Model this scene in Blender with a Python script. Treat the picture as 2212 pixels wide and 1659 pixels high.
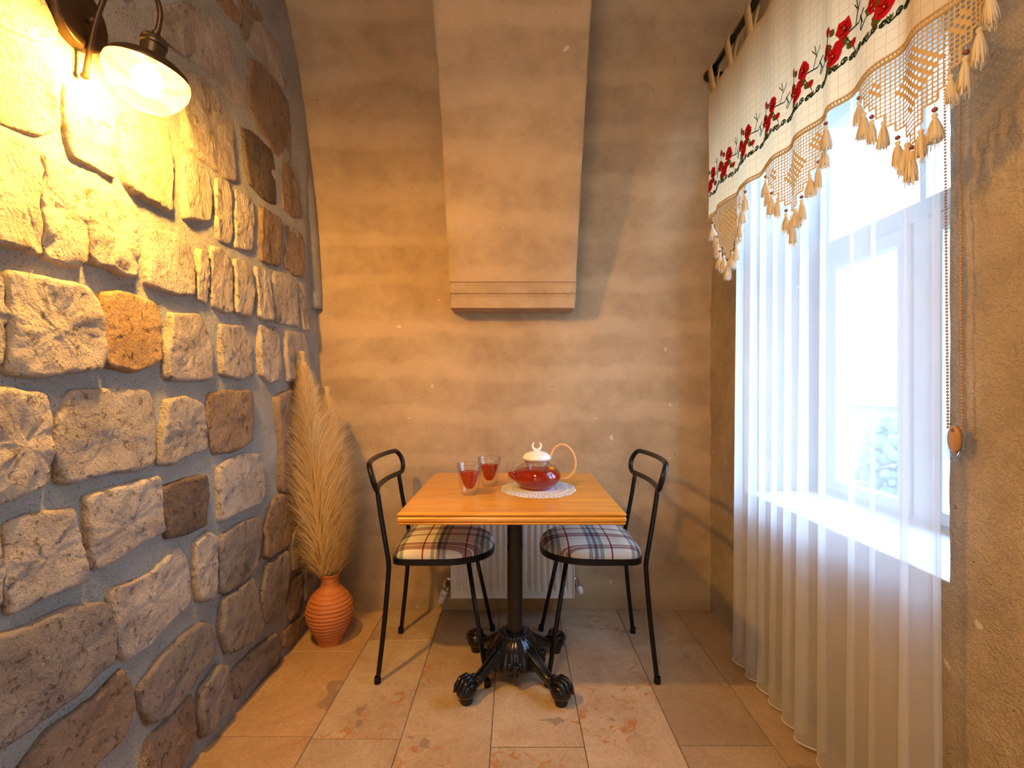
import bpy, bmesh, math, random
from mathutils import Vector, noise as mn
from math import pi, sin, cos, sqrt, atan2

SC = bpy.context.scene
for o in list(bpy.data.objects): bpy.data.objects.remove(o)
COL = SC.collection
RND = random.Random(7)

# ------------------------------------------------------------------ camera, sky, light, exposure
cam_d = bpy.data.cameras.new('camera'); cam = bpy.data.objects.new('camera', cam_d); COL.objects.link(cam)
cam.location = (0, 0, 1.133); cam.rotation_euler = (pi/2, 0, 0)
cam_d.sensor_width = 36; cam_d.lens = 36*1027/2212
cam_d.shift_x = (1106-1111)/2212; cam_d.shift_y = (838-829.5)/2212
cam_d.clip_start = .01; cam_d.clip_end = 200
SC.camera = cam

SKY_STRENGTH, BULB, CEIL, ROOM = 17.5, 1900.0, 15.0, 3.6
W = bpy.data.worlds.new('sky'); SC.world = W; W.use_nodes = True
nt = W.node_tree; nt.nodes.clear()
wo = nt.nodes.new('ShaderNodeOutputWorld'); bg = nt.nodes.new('ShaderNodeBackground')
tc = nt.nodes.new('ShaderNodeTexCoord'); sx = nt.nodes.new('ShaderNodeSeparateXYZ'); cr = nt.nodes.new('ShaderNodeValToRGB')
cr.color_ramp.elements[0].position = 0.0; cr.color_ramp.elements[0].color = (.50, .74, 1, 1)
cr.color_ramp.elements[1].position = .6; cr.color_ramp.elements[1].color = (.34, .60, 1, 1)
nt.links.new(tc.outputs['Generated'], sx.inputs[0]); nt.links.new(sx.outputs['Z'], cr.inputs['Fac'])
nt.links.new(cr.outputs['Color'], bg.inputs['Color']); bg.inputs['Strength'].default_value = SKY_STRENGTH
nt.links.new(bg.outputs[0], wo.inputs[0])

def area(name, loc, rot, sx_, sy_, power, col, portal=False):
    l = bpy.data.lights.new(name, 'AREA'); l.shape = 'RECTANGLE'; l.size = sx_; l.size_y = sy_
    l.energy = power; l.color = col
    o = bpy.data.objects.new(name, l); COL.objects.link(o); o.location = loc; o.rotation_euler = rot
    if portal: l.cycles.is_portal = True
    return o
area('window_portal', (1.46, 1.59, 1.47), (0, pi/2, 0), 1.7, 1.1, 1, (1, 1, 1), True)
area('ceiling_light', (-.30, .10, 2.42), (math.radians(30), 0, math.radians(-14)), .35, .35, CEIL, (1, .62, .30))
area('room_light', (-.45, -1.3, 1.6), (math.radians(82), 0, math.radians(-12)), .5, .5, ROOM, (1, .66, .38))  # unseen soft area light behind the camera, for the room's other lamps

vs = SC.view_settings; vs.view_transform = 'Standard'; vs.look = 'None'; vs.gamma = 1; vs.exposure = 0.30
vs.use_curve_mapping = False
cy = SC.cycles
cy.max_bounces = 7; cy.diffuse_bounces = 4; cy.glossy_bounces = 3; cy.transmission_bounces = 5; cy.transparent_max_bounces = 24
cy.use_denoising = True; cy.caustics_reflective = False; cy.caustics_refractive = False
cy.sample_clamp_indirect = 6; cy.use_adaptive_sampling = True; cy.adaptive_threshold = .025

# ------------------------------------------------------------------ helpers
class MB:
    def __init__(s): s.v = []; s.f = []; s.m = []
    def add(s, v, f, m=0):
        n = len(s.v); s.v += [tuple(p) for p in v]; s.f += [tuple(i+n for i in q) for q in f]; s.m += [m]*len(f); return s
    def box(s, x0, x1, y0, y1, z0, z1, m=0):
        v = [(x, y, z) for z in (z0, z1) for y in (y0, y1) for x in (x0, x1)]
        return s.add(v, [(0,2,3,1), (4,5,7,6), (0,1,5,4), (2,6,7,3), (0,4,6,2), (1,3,7,5)], m)
    def tube(s, pts, r, seg=10, closed=False, m=0, caps=True, flat=1.0):
        pts = [Vector(p) for p in pts]; n = len(pts)
        rs = r if isinstance(r, (list, tuple)) else [r]*n
        up = None; V = []
        for i, p in enumerate(pts):
            a = pts[(i-1) % n] if closed or i else p
            b = pts[(i+1) % n] if closed or i < n-1 else p
            t = (b-a).normalized() if (b-a).length > 1e-9 else Vector((0, 0, 1))
            if up is None:
                up = Vector((0, 0, 1)) if abs(t.z) < .9 else Vector((1, 0, 0))
            u = (up - t*up.dot(t)).normalized(); w = t.cross(u); up = u
            for k in range(seg):
                an = 2*pi*k/seg
                V.append(p + u*cos(an)*rs[i]*flat + w*sin(an)*rs[i])
        F = []
        for i in range(n if closed else n-1):
            j = (i+1) % n
            for k in range(seg):
                k2 = (k+1) % seg
                F.append((i*seg+k, i*seg+k2, j*seg+k2, j*seg+k))
        if not closed and caps:
            F.append(tuple(range(seg-1, -1, -1))); F.append(tuple((n-1)*seg+k for k in range(seg)))
        return s.add(V, F, m)
    def lathe(s, prof, seg=32, cx=0, cy=0, rf=None, m=0, cap0=False, cap1=False):
        V = []
        for i, (r, z) in enumerate(prof):
            for k in range(seg):
                an = 2*pi*k/seg; rr = r if rf is None else rf(r, z, an)
                V.append((cx+rr*cos(an), cy+rr*sin(an), z))
        F = []
        for i in range(len(prof)-1):
            for k in range(seg):
                k2 = (k+1) % seg; F.append((i*seg+k, i*seg+k2, (i+1)*seg+k2, (i+1)*seg+k))
        if cap0: F.append(tuple(range(seg-1, -1, -1)))
        if cap1: F.append(tuple((len(prof)-1)*seg+k for k in range(seg)))
        return s.add(V, F, m)
    def grid(s, fn, nu, nv, m=0):
        V = [fn(i/nu, j/nv) for j in range(nv+1) for i in range(nu+1)]
        F = [(j*(nu+1)+i, j*(nu+1)+i+1, (j+1)*(nu+1)+i+1, (j+1)*(nu+1)+i) for j in range(nv) for i in range(nu)]
        return s.add(V, F, m)
    def ball(s, c, r, nu=12, nv=8, sc=(1, 1, 1), m=0):
        prof = [(r*sin(pi*j/nv), -r*cos(pi*j/nv)) for j in range(1, nv)]
        V = [(c[0], c[1], c[2]-r*sc[2])]
        for (rr, z) in prof:
            for k in range(nu):
                a = 2*pi*k/nu; V.append((c[0]+rr*cos(a)*sc[0], c[1]+rr*sin(a)*sc[1], c[2]+z*sc[2]))
        V.append((c[0], c[1], c[2]+r*sc[2])); F = []
        for k in range(nu): F.append((0, 1+(k+1) % nu, 1+k))
        for j in range(nv-2):
            for k in range(nu):
                a = 1+j*nu; F.append((a+k, a+(k+1) % nu, a+nu+(k+1) % nu, a+nu+k))
        a = 1+(nv-2)*nu
        for k in range(nu): F.append((a+k, a+(k+1) % nu, len(V)-1))
        return s.add(V, F, m)
    def obj(s, name, mat, parent=None, smooth=True, loc=None, fix=True):
        me = bpy.data.meshes.new(name); me.from_pydata(s.v, [], s.f)
        for mt in (mat if isinstance(mat, (list, tuple)) else [mat]): me.materials.append(mt)
        if any(s.m): me.polygons.foreach_set('material_index', s.m)
        if fix:
            bm = bmesh.new(); bm.from_mesh(me); bmesh.ops.recalc_face_normals(bm, faces=bm.faces); bm.to_mesh(me); bm.free()
        if smooth:
            me.polygons.foreach_set('use_smooth', [True]*len(me.polygons))
        me.update()
        o = bpy.data.objects.new(name, me); COL.objects.link(o)
        if parent: o.parent = parent
        if loc: o.location = loc
        return o

def sharp(o, deg=35):
    me = o.data
    try: me.set_sharp_from_angle(angle=math.radians(deg))
    except Exception: pass
    return o
def bevel(o, w, n=2):
    b = o.modifiers.new('bevel', 'BEVEL'); b.width = w; b.segments = n; b.limit_method = 'ANGLE'; return o
def empty(name, loc, rz=0):
    o = bpy.data.objects.new(name, None); o.empty_display_size = .05; COL.objects.link(o); o.location = loc; o.rotation_euler.z = rz; return o
def tag(o, label, cat, group=None, kind=None):
    o['label'] = label; o['category'] = cat
    if group: o['group'] = group
    if kind: o['kind'] = kind
    return o
def structure(o, label, cat):
    return tag(o, label, cat, kind='structure')
def smooth_path(P, n=6, closed=False):
    P = [Vector(p) for p in P]; out = []; m = len(P)
    for i in range(m if closed else m-1):
        p0 = P[(i-1) % m] if closed or i else P[0]*2-P[1]
        p1 = P[i]; p2 = P[(i+1) % m]
        p3 = P[(i+2) % m] if closed or i < m-2 else P[-1]*2-P[-2]
        for k in range(n):
            t = k/n
            out.append(.5*((2*p1)+(p2-p0)*t+(2*p0-5*p1+4*p2-p3)*t*t+(3*p1-p0-3*p2+p3)*t**3))
    if not closed: out.append(P[-1])
    return out
def N(x, y, z, f=1.0, seed=0): return mn.noise(Vector((x*f+seed*17.3, y*f-seed*5.1, z*f+seed*3.7)))

# ------------------------------------------------------------------ materials
class Mat:
    def __init__(s, name):
        s.m = bpy.data.materials.new(name); s.m.use_nodes = True; s.t = s.m.node_tree; s.t.nodes.clear()
        s.out = s.n('OutputMaterial')
    def n(s, typ, **kw):
        nd = s.t.nodes.new('ShaderNode'+typ)
        for k, v in kw.items(): setattr(nd, k, v)
        return nd
    def L(s, a, b): s.t.links.new(a, b)
    def coord(s, scale=(1, 1, 1), rnd=False, kind='Object', rot=(0, 0, 0)):
        c = s.n('TexCoord'); mp = s.n('Mapping'); s.L(c.outputs[kind], mp.inputs[0]); mp.inputs['Scale'].default_value = scale
        mp.inputs['Rotation'].default_value = rot
        if rnd:
            oi = s.n('ObjectInfo'); ml = s.n('Math', operation='MULTIPLY'); ml.inputs[1].default_value = 37.0
            s.L(oi.outputs['Random'], ml.inputs[0]); cb = s.n('CombineXYZ')
            for i in range(3): s.L(ml.outputs[0], cb.inputs[i])
            s.L(cb.outputs[0], mp.inputs['Location'])
        return mp.outputs[0]
    def noise(s, co, scale, detail=4, rough=.55, dist=0):
        t = s.n('TexNoise'); s.L(co, t.inputs['Vector']); t.inputs['Scale'].default_value = scale
        t.inputs['Detail'].default_value = detail; t.inputs['Roughness'].default_value = rough; t.inputs['Distortion'].default_value = dist
        return t.outputs['Fac']
    def ramp(s, fac, stops, interp='LINEAR'):
        r = s.n('ValToRGB'); s.L(fac, r.inputs[0]); e = r.color_ramp.elements; r.color_ramp.interpolation = interp
        while len(e) < len(stops): e.new(.5)
        for q, (p, c) in zip(e, stops):
            q.position = p; q.color = (c, c, c, 1) if isinstance(c, (int, float)) else (*c, 1)
        return r.outputs['Color']
    def mix(s, a, b, f, mode='MIX'):
        m = s.n('Mix', data_type='RGBA', blend_type=mode)
        for k, v in ((6, a), (7, b), (0, f)):
            if isinstance(v, (int, float)): m.inputs[k].default_value = v if k == 0 else (v, v, v, 1)
            elif isinstance(v, tuple): m.inputs[k].default_value = (*v, 1)
            else: s.L(v, m.inputs[k])
        return m.outputs[2]
    def math(s, op, a, b=None, c=None):
        m = s.n('Math', operation=op)
        for i, v in enumerate((a, b, c)):
            if v is None: continue
            if isinstance(v, (int, float)): m.inputs[i].default_value = v
            else: s.L(v, m.inputs[i])
        return m.outputs[0]
    def bump(s, h, strength=.5, dist=.01, nrm=None):
        b = s.n('Bump'); s.L(h, b.inputs['Height']); b.inputs['Strength'].default_value = strength; b.inputs['Distance'].default_value = dist
        if nrm is not None: s.L(nrm, b.inputs['Normal'])
        return b.outputs[0]
    def pbr(s, color, rough=.6, metal=0, nrm=None, spec=.5, coat=0, sss=0):
        p = s.n('BsdfPrincipled')
        for k, v in (('Base Color', color), ('Roughness', rough), ('Metallic', metal), ('Specular IOR Level', spec), ('Coat Weight', coat)):
            if isinstance(v, tuple): p.inputs[k].default_value = (*v, 1)
            elif isinstance(v, (int, float)): p.inputs[k].default_value = v
            else: s.L(v, p.inputs[k])
        if nrm is not None: s.L(nrm, p.inputs['Normal'])
        s.L(p.outputs[0], s.out.inputs[0]); return p
def plain(name, col, rough=.5, metal=0, coat=0, spec=.5):
    m = Mat(name); co = m.coord((1, 1, 1)); f = m.noise(co, 60, 3)
    c = m.mix(tuple(x*.88 for x in col), tuple(min(1, x*1.08) for x in col), f)
    m.pbr(c, rough, metal, coat=coat, spec=spec); return m.m

def mat_stone():
    m = Mat('hewn_stone'); co = m.coord(rnd=True); oi = m.n('ObjectInfo')
    f1 = m.noise(co, 9, 5, .6); f2 = m.noise(co, 55, 6, .7); f3 = m.noise(co, 230, 3, .6)
    c = m.ramp(f1, [(.3, (.32, .26, .21)), (.5, (.43, .36, .295)), (.72, (.51, .435, .36))])
    c = m.mix(c, oi.outputs['Color'], 1.0, 'MULTIPLY')
    pit = m.ramp(m.noise(co, 42, 7, .8, .4), [(.33, .30), (.43, 1.0)])
    c = m.mix(c, pit, .8, 'MULTIPLY')
    ch = m.n('TexWave', bands_direction='DIAGONAL'); m.L(m.coord(rnd=True, rot=(.5, 0, 0)), ch.inputs[0])
    ch.inputs['Scale'].default_value = 34; ch.inputs['Distortion'].default_value = 9; ch.inputs['Detail'].default_value = 3; ch.inputs['Detail Scale'].default_value = 1.4
    h = m.math('ADD', m.math('MULTIPLY', f2, .75), m.math('MULTIPLY', f3, .25)); h = m.math('ADD', h, m.math('MULTIPLY', pit, .35))
    h = m.math('ADD', h, m.math('MULTIPLY', ch.outputs['Fac'], .10))
    m.pbr(c, .92, nrm=m.bump(h, 1.0, .013), spec=.2); return m.m
def mat_mortar():
    m = Mat('mortar'); co = m.coord()
    c = m.ramp(m.noise(co, 6, 5), [(.3, (.34, .32, .28)), (.7, (.45, .425, .375))])
    sp = m.ramp(m.noise(co, 160, 2, .8), [(.33, .30), (.42, 1.0)])
    c = m.mix(c, sp, .7, 'MULTIPLY')
    h = m.math('ADD', m.noise(co, 60, 6, .7), m.math('MULTIPLY', m.noise(co, 300, 2), .4))
    m.pbr(c, .95, nrm=m.bump(h, 1.0, .012), spec=.15); return m.m
def mat_tuff(name, warm, dark, courses, tool=34, strength=.9, zoff=0.0, coarse=1.0):
    """soft volcanic stone wall, combed with a toothed axe; pale flush joints between the courses"""
    m = Mat(name); co = m.coord()
    big = m.noise(co, 2.3, 5, .6); mid = m.noise(co, 11, 5, .65); fin = m.noise(co, 150*coarse, 4, .75)
    c = m.ramp(big, [(.28, dark), (.62, warm)])
    c = m.mix(c, m.ramp(mid, [(.3, .80), (.7, 1.08)]), .8, 'MULTIPLY')
    if courses:
        sp = m.n('SeparateXYZ'); m.L(co, sp.inputs[0])
        wob = m.math('MULTIPLY', m.math('SUBTRACT', m.noise(m.coord((1.6, 1.6, 3)), 1.7, 4, .6), .5), .22)
        z = m.math('ADD', m.math('ADD', sp.outputs['Z'], wob), zoff)
        fr = m.math('FRACT', m.math('DIVIDE', z, .222))
        d = m.math('ABSOLUTE', m.math('SUBTRACT', fr, .5))
        band = m.ramp(d, [(.10, 1.0), (.25, 0.0)])
        band = m.mix(band, m.ramp(m.noise(co, 2.2, 3), [(.35, .25), (.55, 1.0)]), 1.0, 'MULTIPLY')
        c = m.mix(c, tuple(min(1, x*1.22) for x in warm), m.math('MULTIPLY', band, .45))
    pits = m.ramp(m.noise(co, 75, 3, .5), [(.235, .25), (.275, 1.0)])
    c = m.mix(c, pits, .75, 'MULTIPLY')
    lime = m.ramp(m.noise(co, 17, 2, .4), [(.755, 0.0), (.775, 1.0)])
    c = m.mix(c, (.80, .72, .62), m.math('MULTIPLY', lime, .75))
    wv = m.n('TexWave', bands_direction='X'); m.L(m.coord(rot=(0, .45, .3)), wv.inputs[0])
    wv.inputs['Scale'].default_value = tool; wv.inputs['Distortion'].default_value = 13; wv.inputs['Detail'].default_value = 4
    wv.inputs['Detail Scale'].default_value = 2.2; wv.inputs['Detail Roughness'].default_value = .7
    h = m.math('ADD', m.math('MULTIPLY', fin, .6), m.math('MULTIPLY', wv.outputs['Fac'], .38))
    h = m.math('ADD', h, m.math('MULTIPLY', mid, .9)); h = m.math('ADD', h, m.math('MULTIPLY', pits, .3))
    m.pbr(c, .93, nrm=m.bump(h, strength, .006*coarse**-.3), spec=.15); return m.m
def mat_travertine():
    m = Mat('travertine'); co = m.coord(rnd=True); oi = m.n('ObjectInfo')
    f = m.noise(co, 4, 6, .65, .6); g = m.noise(co, 26, 6, .7, 1.2)
    c = m.ramp(f, [(.3, (.42, .28, .17)), (.55, (.52, .375, .24)), (.75, (.59, .45, .305))])
    c = m.mix(c, oi.outputs['Color'], 1.0, 'MULTIPLY')
    vein = m.ramp(g, [(.455, 1.0), (.49, .72), (.51, .72), (.545, 1.0)])
    c = m.mix(c, vein, .55, 'MULTIPLY')
    region = m.ramp(m.noise(co, 3.1, 2, .5), [(.55, 0.0), (.63, 1.0)])
    blob = m.ramp(m.noise(co, 19, 4, .6, 1.5), [(.565, 0.0), (.60, 1.0)])
    c = m.mix(c, (.45, .17, .045), m.math('MULTIPLY', m.math('MULTIPLY', region, blob), .85))
    region2 = m.ramp(m.noise(m.coord((1, 1.3, 1), rnd=True), 5.0, 5, .6, .9), [(.665, 0.0), (.69, 1.0)])
    c = m.mix(c, (.23, .15, .11), m.math('MULTIPLY', region2, .65))
    sp = m.ramp(m.noise(co, 90, 3, .6), [(.27, .45), (.32, 1.0)])
    c = m.mix(c, sp, .8, 'MULTIPLY')
    m.pbr(c, m.ramp(g, [(.3, .38), (.7, .55)]), nrm=m.bump(m.math('ADD', m.math('MULTIPLY', g, .25), sp), .25, .0015), spec=.4); return m.m
def mat_pine():
    m = Mat('pine_wood'); co = m.coord((1, 1, 1)); sp = m.n('SeparateXYZ'); m.L(co, sp.inputs[0])
    board = m.math('FLOOR', m.math('DIVIDE', m.math('ADD', sp.outputs['Y'], 2), .092))
    wn = m.n('TexWhiteNoise', noise_dimensions='1D'); m.L(board, wn.inputs['W'])
    off = m.n('CombineXYZ'); m.L(m.math('MULTIPLY', wn.outputs['Value'], 9), off.inputs[0]); m.L(m.math('MULTIPLY', wn.outputs['Value'], 5), off.inputs[2])
    va = m.n('VectorMath', operation='ADD'); m.L(m.coord((1.3, 15, 15)), va.inputs[0]); m.L(off.outputs[0], va.inputs[1])
    g = m.noise(va.outputs[0], 2.2, 7, .65, 1.1)
    va2 = m.n('VectorMath', operation='ADD'); m.L(m.coord((2.5, 90, 90)), va2.inputs[0]); m.L(off.outputs[0], va2.inputs[1])
    g2 = m.noise(va2.outputs[0], 2, 4, .6)
    c = m.ramp(g, [(.28, (.50, .19, .020)), (.44, (.66, .28, .030)), (.60, (.76, .36, .045)), (.8, (.80, .41, .065))])
    c = m.mix(c, m.ramp(g2, [(.3, .84), (.7, 1.06)]), .7, 'MULTIPLY')
    c = m.mix(c, m.ramp(wn.outputs['Value'], [(0, .90), (1, 1.05)]), .8, 'MULTIPLY')
    m.pbr(c, .33, nrm=m.bump(g2, .12, .001), coat=.35); return m.m
def mat_plaid():
    m = Mat('plaid_fabric'); co = m.coord(); sp = m.n('SeparateXYZ'); m.L(co, sp.inputs[0])
    def stripes(v, per, offs, stops):
        fr = m.math('FRACT', m.math('DIVIDE', m.math('ADD', v, offs+10*per), per)); return m.ramp(fr, stops, 'CONSTANT')
    w = (1., 1., 1.); red = (.42, .05, .09); bl = (.40, .47, .52); dk = (.22, .16, .28); wh = (.95, .95, 1.0)
    a = stripes(sp.outputs['X'], .165, .06, [(0, red), (.032, w), (.20, bl), (.30, wh), (.325, bl), (.37, dk), (.40, bl), (.44, wh), (.465, bl), (.56, w)])
    mv = (.48, .30, .32); gr = (.45, .47, .48)
    b = stripes(sp.outputs['Y'], .19, .185, [(0, w), (.10, mv), (.20, wh), (.215, mv), (.33, w), (.44, gr), (.455, w), (.72, mv), (.765, wh), (.78, mv), (.83, w), (.93, gr), (.945, w)])
    c = m.mix(a, b, 1.0, 'MULTIPLY'); c = m.mix(c, (.74, .66, .54), 1.0, 'MULTIPLY')
    c = m.mix(c, m.ramp(m.noise(co, 700, 2), [(.3, .82), (.7, 1.1)]), .7, 'MULTIPLY')
    m.pbr(c, .9, nrm=m.bump(m.noise(co, 600, 2), .3, .001), spec=.2); return m.m
def mat_terracotta():
    m = Mat('terracotta'); co = m.coord((1, 1, 6))
    c = m.ramp(m.noise(co, 14, 4), [(.3, (.46, .13, .03)), (.7, (.60, .20, .055))])
    m.pbr(c, .55, nrm=m.bump(m.noise(co, 60, 3), .2, .001)); return m.m
def mat_cloth(name, col, trans, grid=0, alpha=0.0):
    m = Mat(name); co = m.coord(); sp = m.n('SeparateXYZ'); m.L(co, sp.inputs[0])
    c = m.mix(tuple(x*.93 for x in col), col, m.noise(co, 400, 2))
    if grid:
        def line(v, per):
            fr = m.math('FRACT', m.math('DIVIDE', m.math('ADD', v, 4), per)); return m.math('LESS_THAN', fr, .05)
        g = m.math('MAXIMUM', line(sp.outputs['Y'], grid), line(sp.outputs['Z'], grid*1.05))
        c = m.mix(c, tuple(x*y for x, y in zip(col, (.72, .58, .40))), m.math('MULTIPLY', g, .75))
    d = m.n('BsdfDiffuse'); t = m.n('BsdfTranslucent'); m.L(c, d.inputs[0]); m.L(c, t.inputs[0])
    mx = m.n('MixShader'); mx.inputs[0].default_value = trans; m.L(d.outputs[0], mx.inputs[1]); m.L(t.outputs[0], mx.inputs[2]); last = mx
    if alpha:
        tr = m.n('BsdfTransparent'); lw = m.n('LayerWeight'); lw.inputs[0].default_value = .45
        op = m.ramp(lw.outputs['Facing'], [(0, alpha), (.75, alpha+.12), (1, min(1, alpha+.42))])
        m2 = m.n('MixShader'); m.L(op, m2.inputs[0]); m.L(tr.outputs[0], m2.inputs[1]); m.L(mx.outputs[0], m2.inputs[2]); last = m2
    m.L(last.outputs[0], m.out.inputs[0]); return m.m
def mat_glass(name, tint=(1, 1, 1), refl=.9, rough=.0, glow=0):
    """thin clear glass: transparent, with a Fresnel sheen"""
    m = Mat(name); lw = m.n('LayerWeight'); lw.inputs[0].default_value = .5; fz = m.ramp(lw.outputs['Facing'], [(0, .045), (.45, .10), (.75, .32), (1, .95)]); tn = m.ramp(lw.outputs['Facing'], [(0, tint), (.7, tuple(q*.93 for q in tint)), (1, tuple(q*.62 for q in tint))])
    tr = m.n('BsdfTransparent'); m.L(tn, tr.inputs[0]); gl = m.n('BsdfGlossy'); gl.inputs['Roughness'].default_value = rough
    mx = m.n('MixShader'); m.L(m.math('MULTIPLY', fz, refl), mx.inputs[0]); m.L(tr.outputs[0], mx.inputs[1]); m.L(gl.outputs[0], mx.inputs[2])
    last = mx
    if glow:
        tl = m.n('BsdfTranslucent'); tl.inputs[0].default_value = (1, .86, .50, 1); df = m.n('BsdfDiffuse'); df.inputs[0].default_value = (1, .86, .50, 1)
        a = m.n('MixShader'); a.inputs[0].default_value = .5; m.L(tl.outputs[0], a.inputs[1]); m.L(df.outputs[0], a.inputs[2])
        b = m.n('MixShader'); b.inputs[0].default_value = glow; m.L(mx.outputs[0], b.inputs[1]); m.L(a.outputs[0], b.inputs[2]); last = b
    m.L(last.outputs[0], m.out.inputs[0]); return m.m
def mat_tea():
    m = Mat('red_tea'); tr = m.n('BsdfTransparent'); lw = m.n('LayerWeight'); lw.inputs[0].default_value = .5
    c = m.ramp(lw.outputs['Facing'], [(0, (.66, .075, .008)), (1, (.95, .38, .08))]); m.L(c, tr.inputs[0])
    tl = m.n('BsdfTranslucent'); tl.inputs[0].default_value = (.85, .12, .012, 1); df = m.n('BsdfDiffuse'); df.inputs[0].default_value = (.55, .055, .006, 1)
    a = m.n('MixShader'); a.inputs[0].default_value = .5; m.L(tl.outputs[0], a.inputs[1]); m.L(df.outputs[0], a.inputs[2])
    b = m.n('MixShader'); b.inputs[0].default_value = .36; m.L(tr.outputs[0], b.inputs[1]); m.L(a.outputs[0], b.inputs[2])
    g = m.n('BsdfGlossy'); g.inputs['Roughness'].default_value = .03; f = m.ramp(lw.outputs['Facing'], [(0, .02), (.6, .04), (1, .4)])
    e = m.n('MixShader'); m.L(f, e.inputs[0]); m.L(b.outputs[0], e.inputs[1]); m.L(g.outputs[0], e.inputs[2]); m.L(e.outputs[0], m.out.inputs[0]); return m.m
def mat_emit(name, col, st):
    m = Mat(name); e = m.n('Emission'); e.inputs[0].default_value = (*col, 1); e.inputs[1].default_value = st
    m.L(e.outputs[0], m.out.inputs[0]); return m.m

M = dict(stone=mat_stone(), mortar=mat_mortar(),
    tuff=mat_tuff('tuff_back_wall', (.58, .41, .245), (.45, .30, .165), True, strength=.75),
    rough=mat_tuff('tuff_right_wall', (.51, .395, .27), (.31, .235, .155), False, tool=22, strength=1.0, coarse=.55),
    tile=mat_travertine(), pine=mat_pine(), plaid=mat_plaid(), terra=mat_terracotta(),
    iron=plain('black_iron', (.008, .008, .010), .24, 0, coat=.35, spec=.25), tubem=plain('black_paint', (.005, .005, .006), .34, 0, coat=.10, spec=.25),
    bronze=plain('dark_bronze', (.045, .024, .010), .42, .4), white=plain('white_enamel', (.72, .68, .62), .35),
    frame=plain('pale_window_frame', (.55, .58, .60), .5), sill=plain('white_marble_sill', (.80, .80, .80), .35), brown=plain('brown_wood', (.16, .06, .025), .5),
    porcelain=plain('white_porcelain', (.85, .84, .84), .15, coat=.5), bamboo=plain('bamboo_cane', (.78, .45, .14), .35, coat=.4),
    chrome=plain('chrome', (.6, .6, .6), .15, 1.0), grout=plain('dark_grout', (.12, .085, .06), .9),
    linen=mat_cloth('cream_cotton', (.84, .68, .42), .34, grid=.026), tabs=mat_cloth('cream_cotton_plain', (.80, .62, .36), .3),
    sheer=mat_cloth('white_voile', (.90, .91, .93), .55, alpha=.40), lace=mat_cloth('crochet_cotton', (.78, .58, .32), .35),
    tassel=mat_cloth('cream_yarn', (.92, .80, .60), .35), bead=plain('brown_wooden_bead', (.22, .06, .03), .35, coat=.4),
    red=mat_cloth('red_thread', (.60, .015, .02), .25), darkred=mat_cloth('dark_red_thread', (.18, .005, .01), .15),
    green=mat_cloth('olive_thread', (.13, .12, .03), .2), dgreen=mat_cloth('dark_green_thread', (.025, .035, .015), .1), yellow=mat_cloth('yellow_thread', (.75, .35, .04), .2),
    glass=mat_glass('clear_glass'), pane=mat_glass('window_glass', (.97, .985, 1), .6), amber=mat_glass('lamp_glass', (1, .95, .78), .6, .05, .05), plastic=mat_glass('clear_plastic', (.85, .88, .9), 1.6),
    tea=mat_tea(), bulb=mat_emit('glowing_bulb', (1, .54, .095), BULB), doily=mat_cloth('white_lace', (.86, .87, .92), .2),
    plume=mat_cloth('pampas_plume', (1.0, .84, .52), .5), stem=plain('dry_stem', (.62, .36, .13), .6), beadm=plain('bead_chain', (.50, .26, .10), .35), tan=plain('tan_plastic', (.40, .20, .06), .35))

# ------------------------------------------------------------------ room shell
CY, CZ, CR = -.07, 1.40, 2.50          # barrel vault: axis runs along x
XL, XR = -1.30, 1.45
def vault(th): return (CY+CR*cos(th), CZ+CR*sin(th))
def shell_strip(name, pts, x0, x1, mat, dx=.06, amp=.006):
    nu = int((x1-x0)/dx)
    def fn(u, v):
        i = v*(len(pts)-1); k = min(int(i), len(pts)-2); t = i-k
        y = pts[k][0]*(1-t)+pts[k+1][0]*t; z = pts[k][1]*(1-t)+pts[k+1][1]*t; x = x0+(x1-x0)*u
        a = amp*N(x, y, z, 4)+amp*.4*N(x, y, z, 14)
        return (x+a*.3, y+a, z+a*.5)
    return MB().grid(fn, nu, len(pts)-1).obj(name, mat)
zs = [(2.43, -.05+1.45*i/26) for i in range(27)]
arc = [vault(math.radians(a)) for a in range(0, 56, 2)]
wb = shell_strip('wall_back', zs+arc[1:], XL, XR, M['tuff'])
structure(wb, 'tan tool-combed stone back wall curving into a vault', 'wall')
ce = shell_strip('ceiling', [vault(math.radians(a)) for a in range(54, 128, 3)], XL, XR, M['tuff'], .12)
structure(ce, 'stone barrel vault overhead', 'ceiling')
wf = shell_strip('wall_front', [vault(math.radians(a)) for a in range(126, 181, 3)]+[(CY-CR, CZ-i*.1) for i in range(1, 15)], XL, XR, M['tuff'], .12)
structure(wf, 'stone wall behind the viewer', 'wall')

# arch rib springing from a corbel on the back wall
def rib_y(z): return 2.27-.33*(z-1.515)-.12*(z-1.515)**2
rb = MB(); rows = []
zl = [1.515, 1.52, 1.566, 1.570, 1.578, 1.582, 1.616, 1.620, 1.628, 1.632]+[1.66+.06*i for i in range(32)]
groove = {1.570: .009, 1.578: .009, 1.620: .009, 1.628: .009, 1.515: -.002}
hw = .2985
V = []; nx = 22
for z in zl:
    yf = rib_y(z)+groove.get(z, 0); e = .0025*N(z, 0, 0, 22)+.002*N(z, 3, 0, 60)
    line = []
    line.append((-.0075-hw+.0, 2.50, z))
    line.append((-.0075-hw+e, yf+.10, z)); line.append((-.0075-hw+e, yf+.006, z))
    for i in range(nx+1):
        x = -.0075+(-hw+.006)+(2*hw-.012)*i/nx
        line.append((x+(e if i in (0, nx) else 0), yf+.004*N(x, yf, z, 5), z))
    line.append((-.0075+hw+e, yf+.006, z)); line.append((-.0075+hw+e, yf+.10, z)); line.append((-.0075+hw, 2.50, z))
    rows.append(line)
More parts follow.
